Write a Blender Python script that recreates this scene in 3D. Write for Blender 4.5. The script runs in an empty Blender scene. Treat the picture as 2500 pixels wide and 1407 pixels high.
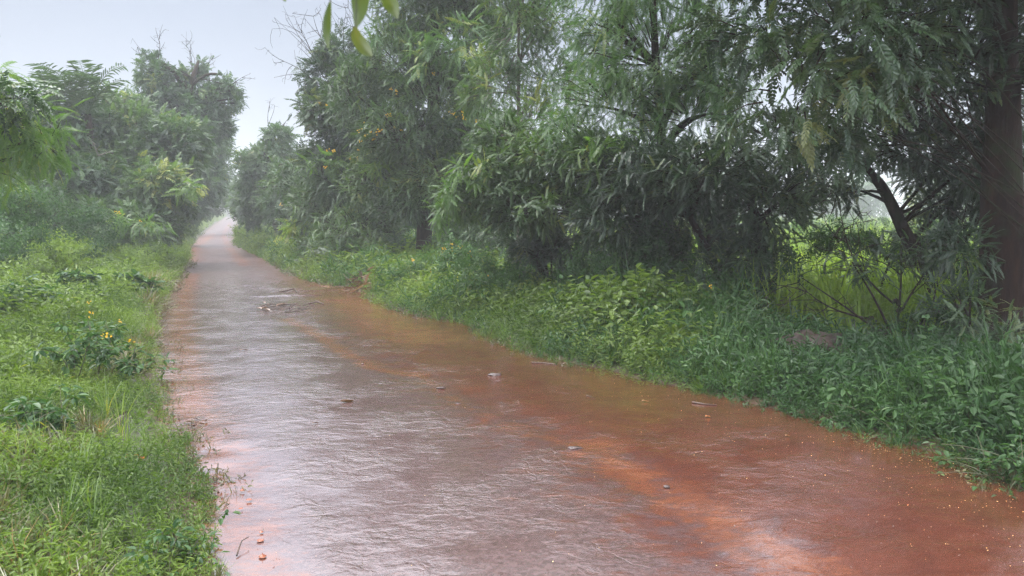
import bpy, math, random
import numpy as np
from mathutils import Vector, Matrix

# ---------------------------------------------------------------- camera, world, sun, exposure
scene = bpy.context.scene
C = scene.collection
F, CX, CY, HOR = 1889.0, 1250.0, 703.5, 545.0          # focal length and centre in photograph pixels
PITCH = math.atan((CY - HOR) / F)
CAMH = 1.6
cd = bpy.data.cameras.new('camera'); cam = bpy.data.objects.new('camera', cd); C.objects.link(cam)
cd.sensor_width = 36; cd.lens = 36 * F / 2500; cd.clip_start = 0.05; cd.clip_end = 6000
cam.location = (0, 0, CAMH); cam.rotation_euler = (math.pi / 2 - PITCH, 0, 0)
scene.camera = cam
cd.dof.use_dof = True; cd.dof.focus_distance = 12.0; cd.dof.aperture_fstop = 9.0
scene.view_settings.view_transform = 'Standard'; scene.view_settings.look = 'None'
scene.view_settings.exposure = 0.83; scene.view_settings.gamma = 1.0
SUN_EL, SUN_AZ = math.radians(58), math.radians(-70)
w = bpy.data.worlds.new('World'); scene.world = w; w.use_nodes = True
nt = w.node_tree; nt.nodes.clear()
n_out = nt.nodes.new('ShaderNodeOutputWorld'); n_bg = nt.nodes.new('ShaderNodeBackground')
n_sky = nt.nodes.new('ShaderNodeTexSky'); n_sky.sky_type = 'NISHITA'; n_sky.sun_disc = False
n_sky.sun_elevation = SUN_EL; n_sky.sun_rotation = SUN_AZ; n_sky.dust_density = 5; n_sky.air_density = 1.0
n_tc = nt.nodes.new('ShaderNodeTexCoord'); n_sep = nt.nodes.new('ShaderNodeSeparateXYZ')
n_rmp = nt.nodes.new('ShaderNodeValToRGB')
nt.links.new(n_tc.outputs['Generated'], n_sep.inputs[0]); nt.links.new(n_sep.outputs['Z'], n_rmp.inputs[0])
el = n_rmp.color_ramp.elements                          # overcast cloud layer: brighter towards the zenith
el[0].position = 0.0; el[0].color = (4.8, 5.3, 6.2, 1)
el[1].position = 1.0; el[1].color = (31, 31.5, 33, 1)
e = el.new(0.26); e.color = (3.3, 3.8, 4.85, 1)
e = el.new(0.36); e.color = (11.5, 12.7, 15.2, 1)
e = el.new(0.6); e.color = (26, 27, 29, 1)
n_cn = nt.nodes.new('ShaderNodeTexNoise'); n_cn.inputs['Scale'].default_value = 2.2; n_cn.inputs['Detail'].default_value = 5
n_cm = nt.nodes.new('ShaderNodeMapRange'); n_cm.inputs[3].default_value = 0.80; n_cm.inputs[4].default_value = 1.20
nt.links.new(n_tc.outputs['Generated'], n_cn.inputs[0]); nt.links.new(n_cn.outputs[0], n_cm.inputs[0])
n_cv = nt.nodes.new('ShaderNodeVectorMath'); n_cv.operation = 'SCALE'; nt.links.new(n_rmp.outputs[0], n_cv.inputs[0]); nt.links.new(n_cm.outputs[0], n_cv.inputs['Scale'])
n_mix = nt.nodes.new('ShaderNodeMix'); n_mix.data_type = 'RGBA'; n_mix.inputs['Factor'].default_value = 0.9
nt.links.new(n_sky.outputs[0], n_mix.inputs['A']); nt.links.new(n_cv.outputs[0], n_mix.inputs['B'])
nt.links.new(n_mix.outputs['Result'], n_bg.inputs[0]); n_bg.inputs[1].default_value = 0.08
nt.links.new(n_bg.outputs[0], n_out.inputs[0])
sd = bpy.data.lights.new('sun', 'SUN'); sun = bpy.data.objects.new('sun', sd); C.objects.link(sun)
sd.energy = 1.5; sd.angle = math.radians(25); sd.color = (1, 0.97, 0.92)
sdir = Vector((math.sin(SUN_AZ) * math.cos(SUN_EL), math.cos(SUN_AZ) * math.cos(SUN_EL), math.sin(SUN_EL)))
sun.rotation_euler = sdir.to_track_quat('Z', 'Y').to_euler(); sun.location = sdir * 40
scene.cycles.volume_bounces = 1
scene.cycles.use_denoising = True
scene.cycles.denoising_input_passes = 'RGB_ALBEDO_NORMAL'
scene.cycles.denoising_prefilter = 'NONE'
scene.cycles.max_bounces = 7
scene.cycles.transparent_max_bounces = 8

# ---------------------------------------------------------------- helpers
rng = np.random.default_rng(7)

def ray(px, py):
    x, y, z = (px - CX) / F, 1.0, -(py - CY) / F
    c, s = math.cos(PITCH), math.sin(PITCH)
    return x, c * y + s * z, -s * y + c * z

def at(px, py, d):                                      # point on the sight line at depth d metres
    x, y, z = ray(px, py)
    return np.array([x / y * d, d, CAMH + z / y * d])

def sstep(t):
    t = np.clip(t, 0, 1); return t * t * (3 - 2 * t)

def vnoise(p, seed=0):                                  # value noise, 0..1
    p = np.atleast_2d(np.asarray(p, float)); i = np.floor(p).astype(np.int64); f = p - i; f = f * f * (3 - 2 * f)
    def h(a, b, c):
        v = (a * 73856093) ^ (b * 19349663) ^ (c * 83492791) ^ (seed * 2654435761)
        v &= 0xffffffff; v = ((v ^ (v >> 15)) * 2246822519) & 0xffffffff; v = ((v ^ (v >> 13)) * 3266489917) & 0xffffffff
        return ((v ^ (v >> 16)) & 0xffffff) / float(0xffffff)
    r = 0
    for dx in (0, 1):
        for dy in (0, 1):
            for dz in (0, 1):
                r = r + h(i[:, 0] + dx, i[:, 1] + dy, i[:, 2] + dz) * (f[:, 0] if dx else 1 - f[:, 0]) * (f[:, 1] if dy else 1 - f[:, 1]) * (f[:, 2] if dz else 1 - f[:, 2])
    return r

def n2(x, y, s, seed=0):
    x = np.asarray(x, float); y = np.asarray(y, float)
    return vnoise(np.stack([x.ravel() * s, y.ravel() * s, np.zeros(x.size) + seed * 3.7], 1), seed).reshape(x.shape)

def base_z(y):
    y = np.asarray(y, float); u = (y - 62) / 12.0
    rise = 0.0235 * 12 * np.logaddexp(0, u)
    over = 0.05 * 14 * np.logaddexp(0, (y - 222) / 14.0)
    return rise - over

def ground_hit(px, py):
    x, y, z = ray(px, py); prev = 2.0
    d = 2.0
    while d < 260:
        if CAMH + z / y * d < float(base_z(d)):
            break
        d *= 1.01
    lo, hi = d / 1.01, d
    for _ in range(30):
        m = (lo + hi) / 2
        if CAMH + z / y * m < float(base_z(m)): hi = m
        else: lo = m
    return x / y * hi, hi

LPX = [(560, 1407), (548, 1280), (525, 1200), (492, 1110), (478, 1075), (440, 1010), (412, 940), (405, 880), (398, 820), (388, 778), (402, 740), (428, 695), (448, 668), (466, 632), (462, 606), (482, 590), (500, 572), (522, 552), (546, 537), (561, 529)]
RPX = [(2500, 1215), (2330, 1150), (2180, 1095), (2000, 1045), (1800, 992), (1620, 948), (1500, 925), (1400, 900), (1290, 870), (1200, 838), (1130, 795), (1000, 772), (915, 745), (885, 712), (800, 698), (740, 684), (690, 662), (640, 632), (610, 618), (571, 598), (566, 585), (574, 574), (580, 562), (578, 548), (574, 537), (570, 529)]
LW = np.array([ground_hit(*p) for p in LPX]); RW = np.array([ground_hit(*p) for p in RPX])
LW = np.vstack([[LW[0, 0] + 1.2, -4.0], [LW[0, 0] + 0.35, 1.5], LW, [LW[-1, 0] - 40, 330]])
RW = np.vstack([[RW[0, 0] + 4.2, -4.0], [RW[0, 0] + 1.5, 2.0], RW, [RW[-1, 0] - 40, 330]])
def xl(y): return np.interp(y, LW[:, 1], LW[:, 0])
def xr(y): return np.interp(y, RW[:, 1], RW[:, 0])
def outside(x, y):                                      # metres outside the road edge (negative inside)
    y = np.asarray(y, float)
    a = xl(y) - x; b = x - xr(y)
    return np.maximum(a, b) * 0.92
def ground_z(x, y):
    x = np.asarray(x, float); y = np.asarray(y, float); o = outside(x, y)
    right = x > xr(y)
    z = base_z(y) - 0.05 + 0.10 * sstep((o + 0.15) / 0.6) + 0.03 * (n2(x, y, 2.2, 3) - 0.5) * sstep(o + 0.6)
    z = z + sstep((o - 0.2) / 2.5) * (0.10 * (n2(x, y, 0.5, 4) - 0.3) + np.where(right, 0.12, 0.0))
    return z

def make_mesh(name, V, Q, mats, tint=None, T=None, smooth=False, attrs=None, parent=None, loc=None):
    me = bpy.data.meshes.new(name)
    V = np.asarray(V, np.float32)
    if loc is not None: V = V - np.asarray(loc, np.float32)
    me.vertices.add(len(V)); me.vertices.foreach_set('co', V.ravel())
    Q = np.asarray(Q, np.int32)
    k = Q.shape[1]
    me.loops.add(Q.size); me.loops.foreach_set('vertex_index', Q.ravel())
    me.polygons.add(len(Q)); me.polygons.foreach_set('loop_start', np.arange(0, Q.size, k, dtype=np.int32))
    me.polygons.foreach_set('use_smooth', np.full(len(Q), smooth))
    if tint is not None:
        a = me.attributes.new('tint', 'FLOAT', 'POINT'); a.data.foreach_set('value', np.asarray(tint, np.float32))
    for an, av in (attrs or {}).items():
        a = me.attributes.new(an, 'FLOAT', 'POINT'); a.data.foreach_set('value', np.asarray(av, np.float32))
    me.update(calc_edges=True)
    for m in (mats if isinstance(mats, (list, tuple)) else [mats]): me.materials.append(m)
    ob = bpy.data.objects.new(name, me); C.objects.link(ob)
    if parent is not None: ob.parent = parent
    return ob

def thing(name, label, cat, loc=(0, 0, 0), group=None):
    o = bpy.data.objects.new(name, None); C.objects.link(o); o.location = tuple(map(float, loc)); o.empty_display_size = 0.2
    o['label'] = label; o['category'] = cat
    if group: o['group'] = group
    return o
def tag(o, label, cat, group=None):
    o['label'] = label; o['category'] = cat
    if group: o['group'] = group
    return o

class Buf:
    def __init__(s): s.V, s.Q, s.T, s.n = [], [], [], 0
    def add(s, V, Q, T=None):
        s.V.append(V); s.Q.append(np.asarray(Q) + s.n); s.T.append(np.zeros(len(V)) if T is None else T); s.n += len(V)
    def build(s, name, mat, parent=None, loc=None, smooth=False):
        if not s.V: return None
        return make_mesh(name, np.vstack(s.V), np.vstack(s.Q), mat, tint=np.concatenate(s.T), parent=parent, loc=loc, smooth=smooth)

def tube(buf, pts, rad, sides=6, rough=0.0, t=0.5, seed=0):
    pts = np.asarray(pts, float); n = len(pts); rad = np.asarray(rad, float) * np.ones(n)
    tan = np.gradient(pts, axis=0); tan /= np.linalg.norm(tan, axis=1)[:, None] + 1e-9
    ref = np.array([0.3, 0.9, 0.1]) if abs(tan[0][2]) > 0.6 else np.array([0, 0, 1.0])
    u = np.cross(tan, ref); u /= np.linalg.norm(u, axis=1)[:, None] + 1e-9; v = np.cross(tan, u)
    a = np.linspace(0, 2 * np.pi, sides, endpoint=False)
    R = rad[:, None] * np.ones(sides)
    if rough:
        q = np.stack([np.repeat(np.arange(n), sides) * 0.45, np.tile(np.cos(a) * 1.6, n), np.tile(np.sin(a) * 1.6, n)], 1)
        R = R * (1 + rough * (vnoise(q, seed + 5).reshape(n, sides) - 0.5) * 2)
    V = (pts[:, None] + R[..., None] * (np.cos(a)[None, :, None] * u[:, None] + np.sin(a)[None, :, None] * v[:, None])).reshape(-1, 3)
    Q = []
    for i in range(n - 1):
        for j in range(sides):
            k = (j + 1) % sides; Q.append((i * sides + j, i * sides + k, (i + 1) * sides + k, (i + 1) * sides + j))
    buf.add(V, Q, np.full(len(V), t))

def bez(p0, p1, bend, n=6):                              # arched path from p0 to p1
    p0 = np.asarray(p0, float); p1 = np.asarray(p1, float); t = np.linspace(0, 1, n)[:, None]
    return p0 * (1 - t) + p1 * t + np.asarray(bend, float) * (4 * t * (1 - t))

# ---------------------------------------------------------------- materials
def mat_new(name):
    m = bpy.data.materials.new(name); m.use_nodes = True
    n = m.node_tree.nodes; n.clear(); return m, n, m.node_tree.links
def ramp(nodes, stops):
    r = nodes.new('ShaderNodeValToRGB'); el = r.color_ramp.elements
    el[0].position, el[0].color = stops[0][0], (*stops[0][1], 1); el[1].position, el[1].color = stops[-1][0], (*stops[-1][1], 1)
    for p, c in stops[1:-1]: e = el.new(p); e.color = (*c, 1)
    return r

def leaf_mat(name, dark, mid, light, rough=0.40, trans=0.30, spec=1.0, ns=1.1):
    m, n, l = mat_new(name)
    out = n.new('ShaderNodeOutputMaterial'); b = n.new('ShaderNodeBsdfPrincipled'); tr = n.new('ShaderNodeBsdfTranslucent')
    mx = n.new('ShaderNodeMixShader'); at_ = n.new('ShaderNodeAttribute'); at_.attribute_name = 'tint'
    r = ramp(n, [(0.0, dark), (0.5, mid), (0.9, light), (1.0, (light[0] * 1.9, light[1] * 1.25, light[2]))])
    l.new(at_.outputs['Fac'], r.inputs[0])
    l.new(r.outputs[0], b.inputs['Base Color'])
    g = n.new('ShaderNodeMix'); g.data_type = 'RGBA'; g.blend_type = 'MULTIPLY'; g.inputs['Factor'].default_value = 1
    l.new(r.outputs[0], g.inputs['A']); g.inputs['B'].default_value = (1.35, 1.45, 0.6, 1)
    l.new(g.outputs['Result'], tr.inputs[0])
    b.inputs['Roughness'].default_value = rough; b.inputs['Specular IOR Level'].default_value = spec
    mx.inputs[0].default_value = trans
    l.new(b.outputs[0], mx.inputs[1]); l.new(tr.outputs[0], mx.inputs[2]); l.new(mx.outputs[0], out.inputs[0])
    return m

def bark_mat(name, c1, c2, scale=9, rough=0.7):
    m, n, l = mat_new(name)
    out = n.new('ShaderNodeOutputMaterial'); b = n.new('ShaderNodeBsdfPrincipled')
    tc = n.new('ShaderNodeTexCoord'); mp = n.new('ShaderNodeMapping'); mp.inputs['Scale'].default_value = (1, 1, 0.25)
    no = n.new('ShaderNodeTexNoise'); no.inputs['Scale'].default_value = scale; no.inputs['Detail'].default_value = 8; no.inputs['Roughness'].default_value = 0.7
    r = ramp(n, [(0.36, c1), (0.62, c2), (0.75, (c2[0] * 2.2, c2[1] * 2.4, c2[2] * 2.2))]); bp = n.new('ShaderNodeBump'); bp.inputs['Strength'].default_value = 1.0; bp.inputs['Distance'].default_value = 0.06
    l.new(tc.outputs['Object'], mp.inputs[0]); l.new(mp.outputs[0], no.inputs[0]); l.new(no.outputs[0], r.inputs[0])
    mo = n.new('ShaderNodeTexNoise'); mo.inputs['Scale'].default_value = 2.6; mo.inputs['Detail'].default_value = 7; l.new(tc.outputs['Object'], mo.inputs[0]); mr = n.new('ShaderNodeMapRange'); l.new(mo.outputs[0], mr.inputs[0]); mr.inputs[1].default_value = .52; mr.inputs[2].default_value = .64; mr.inputs[4].default_value = .75
    mm = n.new('ShaderNodeMix'); mm.data_type = 'RGBA'; l.new(mr.outputs[0], mm.inputs['Factor']); l.new(r.outputs[0], mm.inputs['A']); mm.inputs['B'].default_value = (.030, .042, .016, 1); l.new(mm.outputs['Result'], b.inputs['Base Color'])
    l.new(no.outputs[0], bp.inputs['Height']); l.new(bp.outputs[0], b.inputs['Normal']); b.inputs['Roughness'].default_value = rough; b.inputs['Specular IOR Level'].default_value = 0.15
    l.new(b.outputs[0], out.inputs[0]); return m

def plain_mat(name, c1, c2, rough=0.5, scale=30, spec=0.5):
    m, n, l = mat_new(name)
    out = n.new('ShaderNodeOutputMaterial'); b = n.new('ShaderNodeBsdfPrincipled')
    tc = n.new('ShaderNodeTexCoord'); no = n.new('ShaderNodeTexNoise'); no.inputs['Scale'].default_value = scale; no.inputs['Detail'].default_value = 5
    r = ramp(n, [(0.35, c1), (0.65, c2)]); l.new(tc.outputs['Object'], no.inputs[0]); l.new(no.outputs[0], r.inputs[0]); l.new(r.outputs[0], b.inputs['Base Color'])
    b.inputs['Roughness'].default_value = rough; b.inputs['Specular IOR Level'].default_value = spec
    bp = n.new('ShaderNodeBump'); bp.inputs['Strength'].default_value = 0.4; bp.inputs['Distance'].default_value = 0.005
    l.new(no.outputs[0], bp.inputs['Height']); l.new(bp.outputs[0], b.inputs['Normal'])
    l.new(b.outputs[0], out.inputs[0]); return m

M = dict(
    legume=leaf_mat('leaf_legume', (0.022, 0.056, 0.022), (0.062, 0.125, 0.036), (0.135, 0.225, 0.048)),
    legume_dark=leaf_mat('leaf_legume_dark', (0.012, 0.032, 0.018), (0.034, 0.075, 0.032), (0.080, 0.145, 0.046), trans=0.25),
    feather=leaf_mat('leaf_feather', (0.035, 0.090, 0.032), (0.075, 0.165, 0.052), (0.130, 0.240, 0.062), rough=0.5),
    bright=leaf_mat('leaf_bright', (0.050, 0.120, 0.025), (0.100, 0.200, 0.035), (0.160, 0.270, 0.045), trans=0.45),
    broad=leaf_mat('leaf_broad', (0.026, 0.072, 0.022), (0.056, 0.130, 0.034), (0.100, 0.195, 0.046), spec=.5, rough=.42),
    far=leaf_mat('leaf_far', (0.022, 0.056, 0.022), (0.052, 0.115, 0.036), (0.105, 0.190, 0.048), rough=0.5),
    weed=leaf_mat('leaf_weed', (0.055, 0.105, 0.022), (0.145, 0.220, 0.038), (0.225, 0.310, 0.062), trans=0.4, spec=.55, rough=.45),
    grass=leaf_mat('grass_blade', (0.065, 0.125, 0.024), (0.135, 0.225, 0.038), (0.240, 0.310, 0.065), trans=0.4, rough=0.45),
    field=leaf_mat('grass_field', (0.110, 0.190, 0.020), (0.220, 0.330, 0.030), (0.330, 0.430, 0.042), trans=0.45, rough=0.5),
    palm=leaf_mat('leaf_palm', (0.025, 0.060, 0.025), (0.055, 0.110, 0.040), (0.100, 0.170, 0.060), rough=0.35),
    straw=leaf_mat('trampled_straw', (0.07, 0.055, 0.025), (0.13, 0.13, 0.045), (0.22, 0.19, 0.08), trans=0.2),
    dry=leaf_mat('leaf_dry', (0.10, 0.045, 0.020), (0.20, 0.10, 0.045), (0.36, 0.22, 0.10), trans=0.2),
    hang=leaf_mat('leaf_hanging', (0.045, 0.080, 0.020), (0.085, 0.130, 0.030), (0.150, 0.165, 0.045), trans=0.35),
    petal=leaf_mat('petal_yellow', (0.65, 0.36, 0.01), (0.80, 0.50, 0.02), (0.85, 0.60, 0.05), trans=0.3, rough=0.6),
    litter=leaf_mat('litter_yellow', (0.40, 0.20, 0.05), (0.60, 0.38, 0.12), (0.72, 0.55, 0.25), trans=0.1, rough=0.4),
    bark=bark_mat('bark_dark', (0.018, 0.012, 0.009), (0.055, 0.036, 0.026)),
    bark_red=bark_mat('bark_red', (0.014, 0.007, 0.005), (0.040, 0.018, 0.011), scale=7),
    bark_pale=bark_mat('bark_pale', (0.10, 0.09, 0.075), (0.24, 0.21, 0.17)),
    stem=plain_mat('stem_green', (0.045, 0.060, 0.020), (0.09, 0.085, 0.035)),
    stick=plain_mat('stick_wet', (0.045, 0.028, 0.020), (0.12, 0.075, 0.050), rough=0.3),
    stone=plain_mat('stone_wet', (0.06, 0.040, 0.036), (0.14, 0.10, 0.09), rough=0.25, scale=18),
    mud=plain_mat('mud_mound', (0.022, 0.012, 0.009), (0.050, 0.026, 0.018), rough=0.6, scale=9),
    splash=plain_mat('muddy_water_splash', (0.26, 0.08, 0.045), (0.36, 0.13, 0.07), rough=0.1, scale=40),
)

def ground_material():
    m, n, l = mat_new('ground_soil')
    out = n.new('ShaderNodeOutputMaterial'); b = n.new('ShaderNodeBsdfPrincipled'); tc = n.new('ShaderNodeTexCoord')
    no = n.new('ShaderNodeTexNoise'); no.inputs['Scale'].default_value = 1.2; no.inputs['Detail'].default_value = 9; no.inputs['Roughness'].default_value = 0.65
    gr = ramp(n, [(0.32, (0.050, 0.032, 0.016)), (0.5, (0.040, 0.048, 0.016)), (0.68, (0.045, 0.075, 0.020))])
    l.new(tc.outputs['Object'], no.inputs[0]); l.new(no.outputs[0], gr.inputs[0])
    at_ = n.new('ShaderNodeAttribute'); at_.attribute_name = 'edge'
    mx = n.new('ShaderNodeMix'); mx.data_type = 'RGBA'; l.new(at_.outputs['Fac'], mx.inputs['Factor'])
    l.new(gr.outputs[0], mx.inputs['A']); mx.inputs['B'].default_value = (0.085, 0.034, 0.020, 1)
    l.new(mx.outputs['Result'], b.inputs['Base Color']); b.inputs['Roughness'].default_value = 0.6
    n3 = n.new('ShaderNodeTexNoise'); n3.inputs['Scale'].default_value = 25; n3.inputs['Detail'].default_value = 6; l.new(tc.outputs['Object'], n3.inputs[0])
    bp = n.new('ShaderNodeBump'); bp.inputs['Strength'].default_value = 0.7; bp.inputs['Distance'].default_value = 0.03
    l.new(n3.outputs[0], bp.inputs['Height']); l.new(bp.outputs[0], b.inputs['Normal']); l.new(b.outputs[0], out.inputs[0]); return m

def road_material():
    m, n, l = mat_new('wet_road')
    out = n.new('ShaderNodeOutputMaterial'); b = n.new('ShaderNodeBsdfPrincipled'); tc = n.new('ShaderNodeTexCoord')
    def noise(scale, detail, sc=(1, 1, 1), rot=0, rough=0.6, dist=0):
        mp = n.new('ShaderNodeMapping'); mp.inputs['Scale'].default_value = sc; mp.inputs['Rotation'].default_value = (0, 0, rot)
        t = n.new('ShaderNodeTexNoise'); t.inputs['Scale'].default_value = scale; t.inputs['Detail'].default_value = detail
        t.inputs['Roughness'].default_value = rough; t.inputs['Distortion'].default_value = dist
        l.new(tc.outputs['Object'], mp.inputs[0]); l.new(mp.outputs[0], t.inputs[0]); return t
    def attr(a):
        x = n.new('ShaderNodeAttribute'); x.attribute_name = a; return x
    def math_(op, a, c, clamp=False):
        x = n.new('ShaderNodeMath'); x.operation = op; x.use_clamp = clamp
        for i, v in enumerate((a, c)):
            if isinstance(v, (int, float)): x.inputs[i].default_value = v
            else: l.new(v, x.inputs[i])
        return x.outputs[0]
    def mixc(f, a, c):
        x = n.new('ShaderNodeMix'); x.data_type = 'RGBA'
        l.new(f, x.inputs['Factor'])
        for k, v in (('A', a), ('B', c)):
            if isinstance(v, tuple): x.inputs[k].default_value = (*v, 1)
            else: l.new(v, x.inputs[k])
        return x.outputs['Result']
    fine = noise(38, 6, (1, 1, 1)); mott = noise(3.2, 8, (1, 1.3, 1), 0.3, 0.68, 0.6); mott2 = noise(9, 7, (0.8, 2.0, 1), 0.2, 0.7, 0.4)
    asph = ramp(n, [(0.3, (0.075, 0.043, 0.042)), (0.7, (0.155, 0.094, 0.092))]); l.new(fine.outputs[0], asph.inputs[0])
    mud = ramp(n, [(0.3, (0.085, 0.026, 0.016)), (0.72, (0.155, 0.046, 0.025))]); l.new(mott.outputs[0], mud.inputs[0])
    # broken up boundaries between tarmac, red mud film and orange silt
    def thr(a, k1, k2, soft):
        s = math_('ADD', attr(a).outputs['Fac'], math_('MULTIPLY', math_('SUBTRACT', mott.outputs[0], 0.5), k1))
        s = math_('ADD', s, math_('MULTIPLY', math_('SUBTRACT', mott2.outputs[0], 0.5), k2))
        x = n.new('ShaderNodeMapRange'); x.interpolation_type = 'SMOOTHSTEP'; x.inputs[1].default_value = 0.5 - soft; x.inputs[2].default_value = 0.5 + soft
        l.new(s, x.inputs[0]); return x.outputs[0]
    fm = thr('mud', 1.3, 1.1, 0.30); fo = thr('silt', 1.3, 1.2, 0.30)
    c = mixc(fm, asph.outputs[0], mud.outputs[0]); c = mixc(fo, c, (0.205, 0.070, 0.034))
    l.new(c, b.inputs['Base Color'])
    rip = noise(7, 4, (1, 1.4, 1), 0.3, 0.52, 0.6); rip2 = noise(34, 5, (1, 1.2, 1), 0.2, 0.7, 0.3); crs = noise(95, 3, (1, 1, 1), 0, 0.7); big = noise(1.6, 4, (1, 1, 1), 0, 0.6, 0.4)
    vo = n.new('ShaderNodeTexVoronoi'); vo.feature = 'DISTANCE_TO_EDGE'; vo.inputs['Scale'].default_value = 5.5
    wv = n.new('ShaderNodeMix'); wv.data_type = 'VECTOR'; wv.inputs['Factor'].default_value = 0.12; l.new(tc.outputs['Object'], wv.inputs['A']); l.new(noise(6, 4).outputs['Color'], wv.inputs['B']); l.new(wv.outputs['Result'], vo.inputs['Vector'])
    crack = n.new('ShaderNodeMapRange'); l.new(vo.outputs['Distance'], crack.inputs[0]); crack.inputs[1].default_value = 0.0; crack.inputs[2].default_value = 0.035
    calm = attr('calm').outputs['Fac']
    gate = n.new('ShaderNodeMapRange'); l.new(big.outputs[0], gate.inputs[0]); gate.inputs[1].default_value = 0.48; gate.inputs[2].default_value = 0.62
    hgt = math_('ADD', math_('MULTIPLY', rip.outputs[0], 1.0), math_('MULTIPLY', rip2.outputs[0], 0.16))
    hgt = math_('ADD', hgt, math_('MULTIPLY', crs.outputs[0], 0.11))
    hgt = math_('ADD', hgt, math_('MULTIPLY', math_('MULTIPLY', crack.outputs[0], gate.outputs[0]), 0.16))
    bp = n.new('ShaderNodeBump'); bp.inputs['Distance'].default_value = 0.024
    sg = n.new('ShaderNodeMapRange'); l.new(big.outputs[0], sg.inputs[0]); sg.inputs[1].default_value = 0.40; sg.inputs[2].default_value = 0.62; sg.inputs[3].default_value = 0.14; sg.inputs[4].default_value = 0.62
    st = math_('ADD', sg.outputs[0], 0.0)
    l.new(math_('MULTIPLY', st, math_('SUBTRACT', 1.0, math_('MULTIPLY', calm, 0.8))), bp.inputs['Strength'])
    l.new(hgt, bp.inputs['Height']); l.new(bp.outputs[0], b.inputs['Normal'])
    ro = n.new('ShaderNodeMapRange'); l.new(mott2.outputs[0], ro.inputs[0]); ro.inputs[1].default_value = 0.3; ro.inputs[2].default_value = 0.7; ro.inputs[3].default_value = 0.09; ro.inputs[4].default_value = 0.27
    l.new(math_('ADD', math_('SUBTRACT', ro.outputs[0], math_('MULTIPLY', calm, 0.07)), math_('MULTIPLY', math_('SUBTRACT', 1.0, attr('wet').outputs['Fac']), 0.35)), b.inputs['Roughness'])
    b.inputs['IOR'].default_value = 1.5
    wt = attr('wet').outputs['Fac']; wn = n.new('ShaderNodeMapRange'); l.new(mott.outputs[0], wn.inputs[0]); wn.inputs[1].default_value = .35; wn.inputs[2].default_value = .65; wn.inputs[3].default_value = .55; wn.inputs[4].default_value = 1.0
    l.new(math_('MULTIPLY', wt, wn.outputs[0]), b.inputs['Coat Weight']); l.new(math_('MULTIPLY', wt, 0.9), b.inputs['Specular IOR Level']); b.inputs['Coat Roughness'].default_value = 0.12; b.inputs['Coat IOR'].default_value = 1.33
    l.new(bp.outputs[0], b.inputs['Coat Normal'])
    l.new(b.outputs[0], out.inputs[0]); return m

# ---------------------------------------------------------------- ground and road
def spaced(lo, hi, fine_lo, fine_hi, step, grow=1.12):
    a = list(np.arange(fine_lo, fine_hi, step)); s = step; v = fine_hi
    while v < hi: a.append(v); s *= grow; v += s
    a.append(hi); s = step; v = fine_lo - s
    while v > lo: a.insert(0, v); s *= grow; v -= s
    a.insert(0, lo); return np.array(a)
gx = spaced(-1500, 1500, -9, 9, 0.14); gy = np.concatenate([spaced(-1500, 24, 1.5, 24, 0.12, 1.06)[:-1], np.arange(24, 60, .3), np.arange(60, 240, .8), spaced(240, 1500, 240, 250, 1.0)])
X, Y = np.meshgrid(gx, gy); X = X + ((xl(Y) + xr(Y)) / 2); Z = ground_z(X, Y)
# keep the sheet well under the road where the road narrows in the distance
ii = np.arange(len(gy) - 1)[:, None] * len(gx) + np.arange(len(gx) - 1)[None]
Q = np.stack([ii, ii + 1, ii + 1 + len(gx), ii + len(gx)], -1).reshape(-1, 4)
o_ = outside(X, Y)
g = make_mesh('ground', np.stack([X, Y, Z], -1).reshape(-1, 3), Q, ground_material(), attrs={'edge': (1 - sstep((o_ - 0.05) / 0.35)).ravel()}, smooth=True)
g['kind'] = 'structure'

def pl_dist(x, y, pix, ):
    P = np.array([ground_hit(*p) for p in pix]); best = np.full(x.shape, 1e9)
    for a, c in zip(P[:-1], P[1:]):
        d = c - a; t = np.clip(((x - a[0]) * d[0] + (y - a[1]) * d[1]) / (d @ d), 0, 1)
        best = np.minimum(best, np.hypot(x - a[0] - t * d[0], y - a[1] - t * d[1]))
    return best
ys = [-4.0]
while ys[-1] < 300: ys.append(ys[-1] + (0.3 if ys[-1] < 2.5 else 0.05 if ys[-1] < 12 else 0.05 * (ys[-1] / 12) ** 1.5))
ys = np.array(ys); NT = 150
tt = np.linspace(0, 1, NT)
wl = 0.55 + 0 * ys
RX = (xl(ys) - wl)[:, None] * (1 - tt) + (xr(ys) + wl)[:, None] * tt; RY = np.repeat(ys[:, None], NT, 1)
o_ = outside(RX, RY)
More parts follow.
